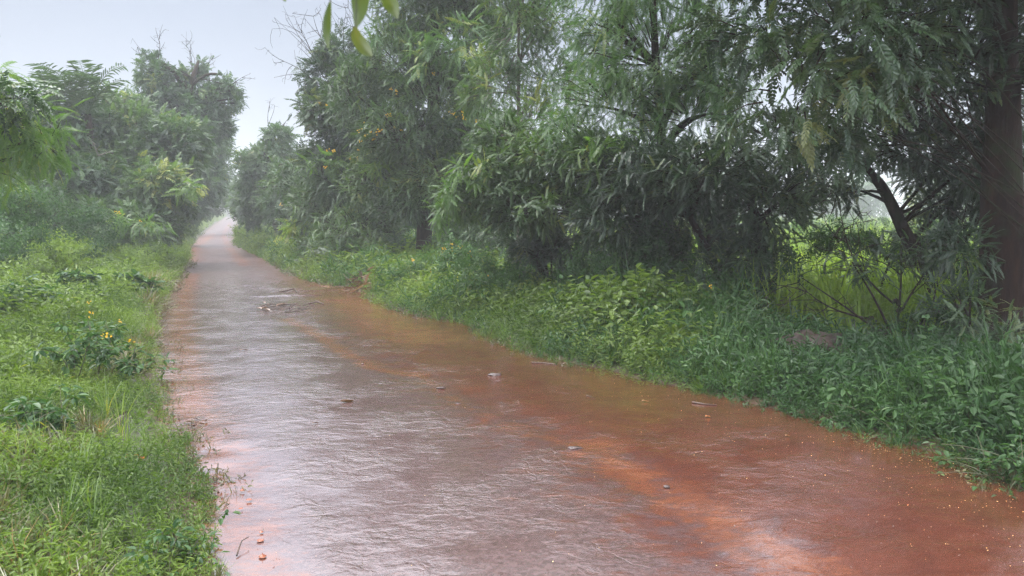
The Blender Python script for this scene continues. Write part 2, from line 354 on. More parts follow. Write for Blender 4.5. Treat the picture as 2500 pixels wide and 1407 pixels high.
# mud lies right of a line that runs from the bottom of the picture towards the far bend
bx = np.array([ground_hit(*p) for p in [(1880, 1407), (1700, 1270), (1480, 1130), (1240, 1010), (1010, 900), (880, 820), (800, 750), (740, 705), (640, 640)]])
mb = np.interp(RY, bx[:, 1], bx[:, 0])
mudv = 0.60 + (RX - mb) / np.interp(RY, [3, 8, 20, 30], [1.4, 1.1, 1.3, 1.5]) * 0.55
mudv = np.clip(mudv, 0, 1)
mudv = np.where(RY > 24, np.minimum(mudv, 0.52), mudv)
edgel = 1 - sstep((-o_ - 0.0) / np.where(RX < (xl(ys) + xr(ys))[:, None] / 2, 0.55, 0.25))
mudv = np.maximum(mudv, 0.50 * edgel)
silt = np.zeros_like(RX)
for pix, wd, st in [([(700, 778), (770, 815), (840, 860), (930, 905), (1010, 915)], 0.14, 0.62), ([(1425, 1085), (1500, 1135), (1640, 1200), (1760, 1280), (1900, 1360), (1990, 1407)], 0.22, 0.52),
                    ([(1010, 915), (1130, 990), (1280, 1060), (1425, 1085)], 0.10, 0.42),
                    ([(470, 1000), (455, 900), (440, 820), (448, 740), (470, 670)], 0.24, 0.62), ([(600, 1407), (570, 1250), (540, 1120), (500, 1030), (470, 960)], 0.24, 0.50),
                    ([(840, 730), (900, 765), (960, 800), (1050, 830)], 0.55, 0.68), ([(600, 650), (560, 605), (545, 575), (560, 545)], 0.3, 0.5), ([(462, 640), (470, 605), (520, 570)], 0.5, 0.55)]:
    d = pl_dist(RX, RY, pix); silt = np.maximum(silt, st * (1 - sstep(d / (wd * 2.2))))
wet = 1 - .72 * sstep((RY - 11) / 22)
calm = np.zeros_like(RX)
for pix, wd, st in [([(600, 1407), (570, 1250), (530, 1120)], 0.28, 1.0), ([(1150, 850), (1300, 900), (1500, 950), (1700, 1010)], 0.35, 0.45), ([(1750, 1300), (1990, 1407)], 0.25, 0.6), ([(2000, 1100), (2400, 1300)], 0.4, 0.5)]:
    d = pl_dist(RX, RY, pix); calm = np.maximum(calm, st * (1 - sstep((d - wd * .6) / wd)))
# relief: wheel ruts, shallow steps of broken tarmac
rut = pl_dist(RX, RY, [(1850, 1390), (1430, 1085), (1010, 915), (700, 778), (610, 680), (575, 640)])
RZ = base_z(RY) + 0.006 + 0.016 * (n2(RX, RY, 1.1, 11) - 0.5) + 0.008 * (n2(RX, RY, 4.5, 12) - 0.5) - 0.012 * (1 - sstep(rut / 0.35))
brk = n2(RX * 0.6, RY * 1.6, 1.8, 15)
RZ += 0.018 * sstep((brk - 0.56) / 0.03) * sstep((RY - 14) / 3) * sstep((RX - (xl(RY) * 0.62 + xr(RY) * 0.38)) / 0.5) * (1 - calm)
RZ = RZ * (1) - 0.008 * calm
ii = np.arange(len(ys) - 1)[:, None] * NT + np.arange(NT - 1)[None]
Q = np.stack([ii, ii + 1, ii + 1 + NT, ii + NT], -1).reshape(-1, 4)
r_ = make_mesh('road', np.stack([RX, RY, RZ], -1).reshape(-1, 3), Q, road_material(), attrs={'mud': mudv.ravel(), 'silt': silt.ravel(), 'calm': calm.ravel(), 'wet': wet.ravel()}, smooth=True)
r_['kind'] = 'structure'
def road_z(x, y): return float(base_z(y)) + 0.008

# ---------------------------------------------------------------- leaf prototypes: (verts, quads, jitter)
def leaf_shape(L, W, fold=0.25, fine=True, droop=0.15):   # along +x, lying in xy
    if fine:
        V = np.array([(0, 0, 0), (.32, -.5, fold * .5), (.70, -.40, fold * .4), (1, 0, 0), (.70, .40, fold * .4), (.32, .5, fold * .5)], float)
        Q = np.array([(0, 1, 2, 3), (0, 3, 4, 5)])
    else:
        V = np.array([(0, 0, 0), (.45, -.5, fold * .5), (1, 0, 0), (.45, .5, fold * .5)], float); Q = np.array([(0, 1, 2, 3)])
    V[:, 2] *= W; V[:, 2] -= droop * L * V[:, 0] ** 2; V[:, 0] *= L; V[:, 1] *= W
    return V, Q

def orient(V, fwd, up):
    f = np.asarray(fwd, float); f = f / np.linalg.norm(f); y = np.cross(up, f); y = y / (np.linalg.norm(y) + 1e-9); z = np.cross(f, y)
    return V @ np.array([f, y, z])

def frond(rg, length, pairs, ll, lw, droop=0.35, fine=True, ang=62, curl=0.3, rach=0.004):
    VV, QQ, TT, n = [], [], [], 0
    def put(V, Q, t):
        nonlocal n
        VV.append(V); QQ.append(Q + n); TT.append(np.full(len(V), t)); n += len(V)
    s = np.linspace(0, 1, 5); path = np.stack([length * (s - 0.12 * droop * s * s), np.zeros(5), -droop * length * s ** 1.8], 1)
    V = np.concatenate([path + [0, -rach, 0], path + [0, rach, 0]]); Q = np.array([(i, i + 1, i + 6, i + 5) for i in range(4)]); put(V, Q, 0.1)
    for k in range(pairs):
        t = 0.16 + 0.84 * (k + 0.5) / pairs; p = np.array([np.interp(t, s, path[:, i]) for i in range(3)])
        sz = (0.72 + 0.28 * math.sin(math.pi * min(1, t * 1.05))) * rg.uniform(.88, 1.1)
        for sg in (-1, 1):
            a = math.radians(ang + rg.uniform(-8, 8) - 22 * t)
            f = np.array([math.cos(a), sg * math.sin(a), -curl - droop * 0.7 * t + rg.uniform(-.14, .14)])
            V, Q = leaf_shape(ll * sz, lw * sz, 0.2, fine, 0.12); put(orient(V, f, np.array([rg.uniform(-.2, .2), rg.uniform(-.25, .25), 1])) + p, Q, rg.uniform(-.07, .07))
    V, Q = leaf_shape(ll * .9, lw * .9, 0.2, fine); put(orient(V, np.array([1, 0, -droop * 1.6 - .1]), np.array([0, 0, 1.])) + path[-1], Q, 0)
    return np.vstack(VV), np.vstack(QQ), np.concatenate(TT)

def sprig(rg, height, nl, ll, lw, spread=1.0, fine=True, stem=0.003, tipt=0.0):        # upright herb: stem with alternate ovate leaves (along +x)
    VV, QQ, TT, n = [], [], [], 0
    def put(V, Q, t):
        nonlocal n
        VV.append(V); QQ.append(Q + n); TT.append(np.full(len(V), t)); n += len(V)
    s = np.linspace(0, 1, 4); bend = rg.uniform(-.25, .25) * height
    path = np.stack([height * s, bend * s * s, rg.uniform(-.15, .15) * height * s * s], 1)
    V = np.concatenate([path + [0, -stem, 0], path + [0, stem, 0]]); put(V, np.array([(i, i + 1, i + 5, i + 4) for i in range(3)]), -0.25)
    for k in range(nl):
        t = 0.18 + 0.82 * (k + 0.5) / nl; p = np.array([np.interp(t, s, path[:, i]) for i in range(3)])
        a = k * 2.4 + rg.uniform(-.4, .4); sz = rg.uniform(.65, 1.1) * (1.05 - 0.45 * t)
        up = rg.uniform(-.25, .45) + 0.5 * t
        f = np.array([up, math.cos(a) * spread, math.sin(a) * spread]); V, Q = leaf_shape(ll * sz, lw * sz, 0.25, fine, rg.uniform(.15, .4))
        put(orient(V, f, np.array([1, rg.uniform(-.3, .3), rg.uniform(-.3, .3)])) + p + f / np.linalg.norm(f) * ll * .12, Q, rg.uniform(-.1, .1) + tipt * t)
    return np.vstack(VV), np.vstack(QQ), np.concatenate(TT)

def tuft(rg, h, nb, wd, lean=0.6, segs=3):                # grass tuft (grows along +x)
    VV, QQ, TT, n = [], [], [], 0
    for k in range(nb):
        a = rg.uniform(0, 2 * math.pi); hh = h * rg.uniform(.5, 1.1); ln = lean * rg.uniform(.2, 1.2); s = np.linspace(0, 1, segs + 1)
        side = np.array([0, -math.sin(a), math.cos(a)]); out = np.array([0, math.cos(a), math.sin(a)])
        c = np.outer(hh * (s - 0.35 * ln * s * s), [1, 0, 0]) + np.outer(hh * ln * s ** 2, out) + out * rg.uniform(0, .12) * h
        wv = wd * (1 - s ** 1.5)[:, None] * .5 + wd * .04
        V = np.concatenate([c - side * wv, c + side * wv]); m = segs + 1
        VV.append(V); QQ.append(np.array([(i, i + 1, i + m + 1, i + m) for i in range(segs)]) + n); TT.append(np.full(len(V), rg.uniform(-.15, .15))); n += len(V)
    return np.vstack(VV), np.vstack(QQ), np.concatenate(TT)

pr = np.random.default_rng(3)
def variants(fn, n, *a, **k): return [fn(pr, *a, **k) for _ in range(n)]
PR = dict(
    near=variants(frond, 7, 0.24, 11, 0.036, 0.017, droop=0.30, curl=.15, ang=68),
    nearbig=variants(frond, 7, 0.34, 7, 0.078, 0.034, droop=0.4, curl=0.25),
    mid=variants(frond, 7, 0.32, 9, 0.052, 0.027, droop=0.28, fine=False, ang=66, curl=.12),
    midfar=variants(frond, 6, 0.42, 5, 0.14, 0.065, droop=0.25, fine=False, curl=.12),
    far=variants(frond, 6, 0.52, 4, 0.21, 0.11, droop=0.25, fine=False, curl=.1),
    vfar=variants(frond, 5, 0.95, 3, 0.5, 0.26, droop=0.4, fine=False),
    feather=variants(frond, 7, 0.34, 15, 0.050, 0.0115, droop=0.4, fine=False, ang=62, curl=0.15),
    sprig=variants(sprig, 7, 0.30, 10, 0.085, 0.045),
    sprigmid=variants(sprig, 7, 0.42, 10, 0.13, 0.065, fine=False),
    weed=variants(sprig, 8, 0.15, 9, 0.050, 0.021, spread=1.1),
    weedlong=variants(sprig, 8, 0.18, 9, 0.075, 0.016, spread=1.0),
    bigweed=variants(sprig, 8, 0.42, 13, 0.115, 0.055, spread=1.0, tipt=0.1),
    tuft=variants(tuft, 8, 0.15, 11, 0.007, lean=0.8),
    tall=variants(tuft, 8, 0.60, 9, 0.012, lean=0.5, segs=4),
    field=variants(tuft, 8, 0.9, 10, 0.03, lean=0.5, segs=3),
)

def scatter(buf, protos, pos, fwd, up, scale, tint, rg):
    N = len(pos)
    if not N: return
    f = fwd / (np.linalg.norm(fwd, axis=1)[:, None] + 1e-9); y = np.cross(up, f); y /= np.linalg.norm(y, axis=1)[:, None] + 1e-9; z = np.cross(f, y)
    R = np.stack([f, y, z], 1) * scale[:, None, None]
    idx = rg.integers(0, len(protos), N)
    for k, (V, Q, T) in enumerate(protos):
        s = np.where(idx == k)[0]
        if not len(s): continue
        W = np.einsum('vi,nij->nvj', V, R[s]) + pos[s][:, None]
        QQ = (Q[None] + (np.arange(len(s)) * len(V))[:, None, None]).reshape(-1, 4)
        buf.add(W.reshape(-1, 3), QQ, np.clip(tint[s][:, None] + T[None], 0, 1).ravel())

def fill_lobe(cb, wb, c, r, protos, size, cover, rg, droop=0.2, gap=0.35, tseed=0, tbase=0.45, tamp=0.5, twigs=True, tw_len=0.55, shell=0.3, per=9, updir=0.15, flat=None):
    c = np.asarray(c, float); r = np.asarray(r, float); rm = (r[0] * r[1] * r[2]) ** (1 / 3)
    area = 4 * math.pi * rm * rm; nf = cover * area / (size * size * 0.30); ntw = max(6, int(nf / per))
    u = rg.normal(size=(int(ntw * 1.9), 3)); u[:, 2] += updir; u /= np.linalg.norm(u, axis=1)[:, None]
    rad = 1 - shell * rg.random(len(u)) ** 1.3
    rad *= 0.70 + 0.62 * vnoise(u * 2.4 + c * .37 + 11, tseed + 1)       # lumpy outline
    e = c + r * u * rad[:, None]
    keep = (vnoise(e * (0.9 / max(0.35, rm * .42)), tseed + 2) + 0.15 * rg.random(len(e))) > gap
    u, e = u[keep][:ntw], e[keep][:ntw]
    st = e - (r * u) * (tw_len * rg.uniform(.5, 1.0, len(e)))[:, None]; st[:, 2] -= 0.12 * rm
    L = np.linalg.norm(e - st, axis=1)
    n = len(e); t = rg.uniform(0.25, 1.05, (n, per)); sag = -0.22 * L[:, None] * t ** 2
    P = st[:, None] + (e - st)[:, None] * t[..., None]; P[..., 2] += sag
    P += rg.normal(size=P.shape) * size * 0.22
    d = (e - st) / (L[:, None] + 1e-6); D = d[:, None] * rg.uniform(.3, 1.1, (n, per, 1)) + rg.normal(size=(n, per, 3)) * 0.65; D[..., 2] -= droop
    P = P.reshape(-1, 3); D = D.reshape(-1, 3)
    U = rg.normal(size=P.shape) * 0.35 + [0, 0, 1]
    if flat is not None: U = U + flat
    tn = tbase + tamp * (vnoise(P * 1.1, tseed + 3) - 0.5) + tamp * 0.7 * (np.repeat(vnoise(e * 1.9, tseed + 4), per) - 0.5) + rg.normal(size=len(P)) * 0.07 + rg.uniform(-.14, .14) + np.repeat((rg.random(n) < .10) * rg.uniform(.2, .5, n), per)
    sc = rg.uniform(.7, 1.2, len(P)) * size / REF[id(protos)]
    scatter(cb, protos, P, D, U, sc, tn, rg)
    if twigs and wb is not None:
        step = 1 if n < 160 else 2
        for i in range(0, n, step):
            tube(wb, [st[i], (st[i] + e[i]) / 2 + [0, 0, -0.02 * L[i]], e[i] + [0, 0, -0.2 * L[i]]], [0.012 * rm ** .5, 0.008 * rm ** .5, 0.003], 3, t=0.5)
REF = {id(v): k for v, k in ((PR['near'], .24), (PR['nearbig'], .34), (PR['mid'], .32), (PR['midfar'], .42), (PR['far'], .52), (PR['vfar'], .95), (PR['feather'], .34), (PR['sprig'], .3), (PR['sprigmid'], .42), (PR['bigweed'], .42), (PR['weed'], .15))}

FLOWER = None
def flower_mesh():
    rg = np.random.default_rng(5); b = Buf()
    for k in range(4):
        p = rg.normal(size=3) * 0.035
        for j in range(5):
            a = j * 1.257 + rg.uniform(-.3, .3); V, Q = leaf_shape(0.05, 0.034, 0.3, True, -0.2)
            b.add(orient(V, np.array([math.cos(a), math.sin(a), .5]), np.array([0, 0, 1.])) + p, Q, np.full(6, rg.uniform(.2, .9)))
    o = b.build('blossom_source', M['petal']); me = o.data; bpy.data.objects.remove(o); me.name = 'blossom'; return me
FLOWER = flower_mesh()
def blossoms(root, loc, pts, scale, rg):
    for p in pts:
        o = bpy.data.objects.new('blossom', FLOWER); C.objects.link(o); o.parent = root
        q = np.asarray(p) - np.asarray(loc); o.location = tuple(map(float, q)); s = scale * rg.uniform(.7, 1.3); o.scale = (s, s, s)
        o.rotation_euler = tuple(rg.uniform(-1.2, 1.2, 3))

NT_ = [0]
def tree(name, label, base, lobes, leaf, protos, size, trunk_r, cover=2.0, bark='bark', path=None, droop=0.15, gap=0.34, tbase=0.45, tamp=0.5, group=None, cat='tree', flowers=0, fscale=1.0, stems=None, twigs=True, extra=None, shell=0.3, bare=None, fpts=None, limb=0.4):
    """base: (x,y) on the ground; lobes: (px,py,d,rx_px,ry_px,depth_m) in sight-line terms; becomes real 3-D crowns"""
    NT_[0] += 1; sd_ = NT_[0] * 13; rg = np.random.default_rng(sd_)
    bz = float(ground_z(base[0], base[1])); loc = np.array([base[0], base[1], bz - 0.02])
    root = thing(name, label, cat, loc, group)
    L = []
    for (px, py, d, rx, ry, dp) in lobes: L.append((at(px, py, d), np.array([rx * d / F, dp, ry * d / F])))
    wb, cb = Buf(), Buf()
    paths = stems if stems else [path]
    tops = []
    for i, pth in enumerate(paths):
        if pth is None:
            top = sum(c for c, r in L) / len(L); top = top * [1, 1, 1]; P = bez(loc - [0, 0, .1], top, rg.normal(size=3) * 0.05 * np.linalg.norm(top - loc) * [1, 1, 0.2], 9)
        else:
            P = np.array([at(*q) for q in pth]); P = np.vstack([loc - [0, 0, .1], P]) if i == 0 or len(paths) == 1 else P
            s = np.linspace(0, len(P) - 1, 4 * len(P)); P = np.stack([np.interp(s, np.arange(len(P)), P[:, k]) for k in range(3)], 1)
            P[1:-1] = (P[:-2] + 2 * P[1:-1] + P[2:]) / 4
            P[1:-1] = (P[:-2] + 2 * P[1:-1] + P[2:]) / 4
        tr_ = trunk_r if np.isscalar(trunk_r) else trunk_r[i]
        rr = tr_ * np.linspace(1, 0.35, len(P)); rr[0] *= 1.35; rr[1] *= 1.12
        if i == 0: tube(wb, P, rr, 16, rough=0.16, seed=sd_ + i)
        else:
            b3 = Buf(); tube(b3, P, rr, 10, rough=0.10, seed=sd_ + i); b3.build('stem', M[bark], root, loc, smooth=True)
        tops.append(P)
    for c, r in L:
        allp = np.vstack(tops); dz = allp[:, 2] < c[2] - 0.1 * r[2]; cand = allp[dz] if dz.any() else allp
        dd = np.linalg.norm(cand - c, axis=1) + 0.6 * np.abs(cand[:, 2] - (c[2] - np.linalg.norm(cand[:, :2] - c[:2], axis=1)))
        st = cand[np.argmin(dd)]
        nl = 2 if max(r) > 0.5 else 1
        for k in range(nl):
            e_ = c + r * rg.uniform(-.45, .45, 3) + [0, 0, r[2] * .1]
            ln = np.linalg.norm(e_ - st); P = bez(st, e_, rg.normal(size=3) * 0.07 * ln + [0, 0, 0.06 * ln], 7)
            tr0 = trunk_r if np.isscalar(trunk_r) else trunk_r[0]
            tube(wb, P, tr0 * limb * np.linspace(1, 0.3, 7), 6, rough=.06, seed=k)
        fill_lobe(cb, wb, c, r, protos, size, cover, rg, droop=droop, gap=gap, tseed=sd_, tbase=tbase, tamp=tamp, twigs=twigs, shell=shell)
    if bare:                                            # bare twigs reaching out of the crown
        for (p0, p1, nb) in bare:
            a, b_ = at(*p0), at(*p1); P = bez(a, b_, rg.normal(size=3) * 0.08 * np.linalg.norm(b_ - a), 7); tube(wb, P, np.linspace(.022, .006, 7) * (p0[2] / 25) ** .5, 4); ap = np.vstack(tops); q0 = ap[np.argmin(np.linalg.norm(ap - a, axis=1))]; tube(wb, bez(q0, a, [0, 0, .05], 5), [.03, .028, .026, .024, .022], 5)
            for k in range(nb):
                i = rg.integers(1, 7); q = P[i]; dv = (b_ - a) * rg.uniform(.2, .5) + rg.normal(size=3) * 0.28 * np.linalg.norm(b_ - a)
                P2 = bez(q, q + dv, rg.normal(size=3) * .1 * np.linalg.norm(dv), 5); tube(wb, P2, np.linspace(.011, .004, 5) * (p0[2] / 25) ** .5, 3)
                for j in range(3):
                    qq = P2[rg.integers(1, 5)]; dv2 = rg.normal(size=3) * .12 * np.linalg.norm(b_ - a) + [0, 0, -.05]
                    tube(wb, bez(qq, qq + dv2, rg.normal(size=3) * .05, 4), [.005, .005, .004, .003], 3)
    wb.build('trunk', M[bark], root, loc, smooth=True)
    cb.build('crown', M[leaf], root, loc)
    if extra:                                           # brighter young shoots as a part of their own look
        eb = Buf()
        for (px, py, d, rx, ry, dp, lf, prt, sz) in extra:
            fill_lobe(eb, None, at(px, py, d), np.array([rx * d / F, dp, ry * d / F]), prt, sz, 1.3, rg, droop=0.5, gap=0.2, tseed=sd_ + 5, tbase=.6, twigs=False)
        o = eb.build('young_shoots', M[extra[0][6]], root, loc); o['label'] = 'brighter yellow green young leaves'
    if flowers:
        pts = []
        for k in range(flowers):
            c, r = L[rg.integers(0, len(L))]; u = rg.normal(size=3); u[1] = -abs(u[1]) * 1.3; u /= np.linalg.norm(u); pts.append(c + r * u * rg.uniform(.85, 1.0))
        blossoms(root, loc, pts, fscale, rg)
    if fpts: blossoms(root, loc, [at(*q) for q in fpts], fscale, rg)
    return root
# ---------------------------------------------------------------- trees on the right of the road
W_ = lambda px, d: (at(px, 545, d)[0], d)
P_ = PR
tree('roadside_tree', 'massive trunk with reddish brown bark at the right edge, dark crown leaning over the road', W_(2450, 9), 
     [(2330, -170, 8.6, 420, 230, 1.8), (2120, 70, 8.0, 200, 170, 1.1), (2330, 160, 9.6, 190, 160, 1.2), (2480, 230, 10.2, 110, 200, .9), (2400, 300, 9.9, 90, 150, .6), (2400, 90, 10.0, 130, 120, .7), (2230, 330, 10, 150, 90, .8), (2600, -60, 9.6, 160, 200, 1.2),
      (2300, -800, 6.5, 900, 300, 2.6), (1800, -620, 8, 600, 260, 2.2), (2500, -500, 7.5, 700, 260, 2.6), (2150, -900, 9, 900, 260, 3), (2600, -300, 10.5, 500, 260, 2), (1950, -480, 9.5, 500, 160, 1.8)],  # high lobes out of view, added to shade the trees and road below
     'legume_dark', P_['near'], .20, .27, cover=1.35, bark='bark_red', path=[(2450, 700, 9), (2445, 450, 9), (2450, 200, 9), (2452, -50, 9), (2440, -350, 8.6)], gap=.28, tbase=.35, limb=.06)
tree('overhanging_tree', 'dark tree whose long grey green paired leaflets droop in front of the massive trunk', W_(2800, 8.6),
     [(1960, 190, 7.0, 170, 150, .8), (2090, 60, 6.8, 150, 130, .8), (1880, 60, 7.4, 150, 120, .8), (2010, 330, 7.6, 110, 60, .6), (2160, 210, 7.2, 90, 110, .6), (2000, -200, 7, 350, 160, 1.2)],
     'legume_dark', P_['nearbig'], .28, .09, cover=.85, path=[(2800, 600, 8.6), (2780, 200, 8.6), (2700, -150, 8.4), (2400, -330, 8), (2080, -260, 7.2)], gap=.32, tbase=.72, droop=.45, bark='bark', limb=.12)
tree('leaning_tree', 'slim leaning trunk before the bright grass field, left of the massive trunk', W_(2410, 10.6),
     [(1990, 400, 11, 120, 65, .7), (2290, 400, 11.4, 130, 80, .8), (2140, 330, 11, 150, 70, .8), (2370, 560, 11, 90, 90, .6), (2340, 470, 11.2, 110, 60, .6), (2250, 560, 11.3, 70, 40, .4), (1950, 480, 11.4, 80, 40, .5), (1900, 330, 11.4, 120, 80, .8), (2380, 400, 10.6, 90, 100, .7), (2060, 470, 10.9, 60, 30, .4), (2270, 500, 11, 60, 40, .4), (2180, 180, 11.4, 170, 90, 1.)],
     'legume_dark', P_['near'], .20, .13, cover=1.6, bark='bark', path=[(2330, 790, 10.7), (2262, 660, 10.8), (2205, 560, 11), (2155, 455, 11), (2120, 420, 11), (2060, 330, 11)], gap=.30, tbase=.4, limb=.22)
tree('fork_trunk_tree', 'dark short trunk beside the bright grass opening with a second stem slanting left', W_(1862, 11.2),
     [(1720, 420, 10.8, 170, 100, 1.0), (1570, 420, 11.3, 150, 90, .9), (1860, 490, 10.8, 120, 90, .8), (1500, 520, 11.8, 120, 70, .8), (1840, 620, 10.9, 75, 55, .45), (1700, 560, 12.2, 130, 60, .7)],
     'legume_dark', P_['near'], .22, [.13, .09], cover=3.0, stems=[[(1868, 720, 11.2), (1862, 640, 11.2), (1850, 540, 11.2), (1800, 420, 11.2)], [(1800, 730, 11.6), (1740, 640, 11.6), (1695, 550, 11.6), (1640, 440, 11.6)]], gap=.24, tbase=.42, bark='bark_red')
tree('feathery_tree', 'tall light green tree with fine hanging feathery leaves above the centre right thicket', W_(1640, 12.8),
     [(1610, 130, 12.5, 190, 120, 1.4), (1500, 240, 12.5, 160, 80, 1.1), (1690, 280, 12, 170, 80, 1.), (1470, 70, 13, 80, 100, 1), (1760, 150, 12, 120, 130, 1), (1600, -130, 12.5, 260, 140, 2), (1400, 330, 12.8, 90, 60, .8)],
     'feather', P_['feather'], .32, .12, cover=2.2, path=[(1640, 700, 12.8), (1620, 400, 12.8), (1600, 150, 12.8), (1590, -100, 12.8)], gap=.30, tbase=.5, droop=.35)
tree('slender_tree', 'open slender tree with thin upright stems and sky showing through', W_(1270, 17.5),
     [(1270, 40, 17, 100, 120, 1.2), (1345, 190, 17, 75, 80, 1), (1210, 200, 17.5, 80, 90, 1), (1300, 300, 16.5, 110, 60, 1), (1350, 60, 17, 60, 60, .8), (1260, -160, 17, 150, 100, 1.5)],
     'legume', P_['mid'], .30, .07, cover=1.7, bark='bark_pale', path=[(1268, 560, 17.5), (1266, 350, 17.5), (1266, 150, 17.5), (1268, -60, 17.5)], gap=.42, tbase=.55)
tree('yellow_flowered_tree', 'tallest dense tree right of the bend, dark trunk and scattered yellow flowers', W_(1035, 22),
     [(1070, 250, 22, 160, 110, 2), (970, 140, 22, 100, 100, 1.6), (1130, 90, 22.5, 140, 130, 2), (990, 320, 21, 130, 70, 1.6), (1180, 350, 21, 110, 100, 1.6), (1010, -20, 22, 120, 90, 1.8), (1210, -60, 22, 200, 120, 2), (870, 230, 22, 80, 90, 1.3), (1090, 430, 21, 120, 70, 1.3), (1000, 480, 21.5, 90, 60, 1.1)],
     'legume', P_['mid'], .26, .27, cover=2.7, path=[(1035, 600, 22), (1038, 480, 22), (1055, 320, 22), (1062, 120, 22), (1050, -60, 22)], gap=.27, tbase=.42, limb=.25,
     extra=[(1130, 90, 19.8, 120, 60, .5, 'feather', P_['mid'], .4), (1060, 140, 19.8, 70, 40, .4, 'feather', P_['mid'], .4), (1160, 200, 19.6, 40, 60, .3, 'bright', P_['mid'], .34), (940, 80, 20.5, 60, 30, .4, 'feather', P_['mid'], .4)],
     fpts=[(875, 320, 20.3), (886, 313, 20.2), (893, 330, 20.2), (905, 322, 20.1), (918, 326, 20.1), (928, 318, 20.1), (880, 345, 20.2), (912, 340, 20.2), (890, 302, 20.3), (965, 312, 20.), (980, 318, 20), (1098, 274, 19.7), (1108, 277, 19.7), (1115, 285, 19.7), (1130, 277, 19.6), (1133, 290, 19.6), (1166, 296, 19.6), (1059, 180, 19.8), (1197, 162, 20), (1217, 153, 20), (955, 218, 20.1), (968, 225, 20.1), (780, 252, 21), (797, 256, 21), (1190, 360, 19.5), (1240, 355, 19.4), (1250, 349, 19.4), (1228, 350, 19.4), (945, 282, 20), (952, 280, 20)], fscale=.6)
tree('twiggy_tree', 'tree with bare curling twigs and seed pods against the sky, leaning toward the road', W_(900, 27),
     [(815, 190, 26, 75, 60, 1.2), (835, 125, 26, 50, 45, .9), (800, 270, 25, 65, 50, 1.2), (870, 300, 25, 90, 70, 1.3), (800, 380, 26, 60, 50, 1.2), (890, 180, 26, 60, 60, 1), (760, 390, 26, 22, 22, .6)],
     'legume_dark', P_['midfar'], .32, .13, cover=2.2, path=[(900, 560, 27), (890, 400, 27), (860, 280, 26.5), (830, 180, 26)], gap=.3, tbase=.5,
     bare=[((790, 190, 26), (728, 62, 26), 9), ((770, 215, 26), (693, 150, 26), 7), ((810, 130, 26), (765, 40, 26), 8), ((840, 120, 26), (842, 45, 26), 5), ((770, 270, 25.5), (728, 215, 25.5), 5), ((780, 300, 25.5), (742, 330, 25.5), 4), ((880, 150, 26), (850, 20, 26), 5)])
tree('pinnate_tree', 'broad low crown of grey green paired leaflets with yellow green tip at left', W_(1340, 14.5),
     [(1370, 400, 12.8, 130, 80, 1.), (1220, 430, 13.2, 110, 90, 1.), (1460, 390, 12.2, 110, 80, .9), (1310, 500, 12.6, 140, 60, .9), (1140, 480, 13.4, 70, 55, .7), (1240, 330, 13.6, 90, 50, .8)],
     'legume', P_['near'], .22, .14, cover=3.0, gap=.27, tbase=.48, droop=.3,
     extra=[(1095, 470, 12.6, 38, 36, .3, 'bright', P_['near'], .26), (1150, 420, 12.6, 40, 20, .3, 'bright', P_['near'], .26), (1490, 350, 11.3, 60, 25, .3, 'feather', P_['near'], .26), (1080, 520, 12.8, 20, 25, .2, 'bright', P_['near'], .26)])
tree('roadside_thicket_tree', 'dense tree left of the dark trunk, its lower branches reaching down to the verge', W_(850, 26),
     [(830, 430, 25, 95, 75, 1.5), (930, 440, 23, 100, 80, 1.4), (780, 500, 26, 80, 70, 1.3), (880, 550, 23, 110, 60, 1.3), (960, 380, 23, 90, 60, 1.2), (720, 440, 28, 65, 55, 1.3), (735, 530, 28, 60, 50, 1.2)],
     'legume', P_['mid'], .32, .2, cover=2.4, gap=.24, tbase=.42,
     extra=[(728, 548, 26.3, 30, 16, .3, 'bright', P_['midfar'], .4), (835, 515, 23.3, 28, 16, .3, 'bright', P_['mid'], .36), (925, 405, 21.6, 26, 10, .3, 'bright', P_['mid'], .36), (790, 400, 24, 40, 18, .4, 'feather', P_['midfar'], .4)],
     fpts=[(857, 388, 22.5), (872, 386, 22.5), (875, 366, 22.5), (815, 368, 23.2), (800, 366, 23.2), (795, 408, 23.4), (686, 500, 26.5)], fscale=.6)
tree('spire_topped_tree', 'bushy tree with one thin spire rising from its top, right of the far gap', W_(690, 41),
     [(670, 385, 42, 60, 42, 1.8), (632, 450, 42, 48, 52, 1.6), (700, 470, 38, 65, 60, 1.8), (678, 332, 42, 34, 26, .9), (622, 510, 43, 42, 36, 1.4), (612, 400, 43, 28, 24, 1)],
     'far', P_['far'], .45, .15, cover=2.4, gap=.24, tbase=.52, bare=[((660, 320, 42), (656, 265, 42), 3), ((690, 310, 42), (702, 292, 42), 4), ((690, 400, 40), (735, 372, 40), 3)])
tree('hazy_tree', 'pale hazy rounded tree right of the sky gap, branches over the far road', W_(608, 62),
     [(604, 440, 62, 26, 34, 2), (590, 488, 62, 25, 28, 1.6), (615, 390, 62, 16, 18, 1)], 'far', P_['far'], .6, .16, cover=2.4, gap=.22, tbase=.5)
tree('hazy_tree', 'faint bluish tree standing farthest along the right side of the road', W_(583, 96),
     [(582, 492, 96, 12, 22, 2), (594, 470, 96, 12, 22, 2)], 'far', P_['far'], .8, .16, cover=2.2, gap=.2, tbase=.5)
def bush(name, label, base, lobes, leaf, protos, size, cover=2.4, flowers=0, **k):
    return tree(name, label, base, lobes, leaf, protos, size, k.pop('tr', .03), cover=cover, cat='shrub', flowers=flowers, **k)
G1 = 'leafy shrubs on the right bank'
bush('flowering_shrub', 'bright green bank shrub with yellow flowers, left end of the right bank beside brown debris', W_(1000, 16.3), [(985, 690, 16.3, 58, 34, .5), (1040, 665, 16.1, 52, 42, .5)], 'broad', P_['sprig'], .30, group=G1, tbase=.65, flowers=5, fscale=.7)
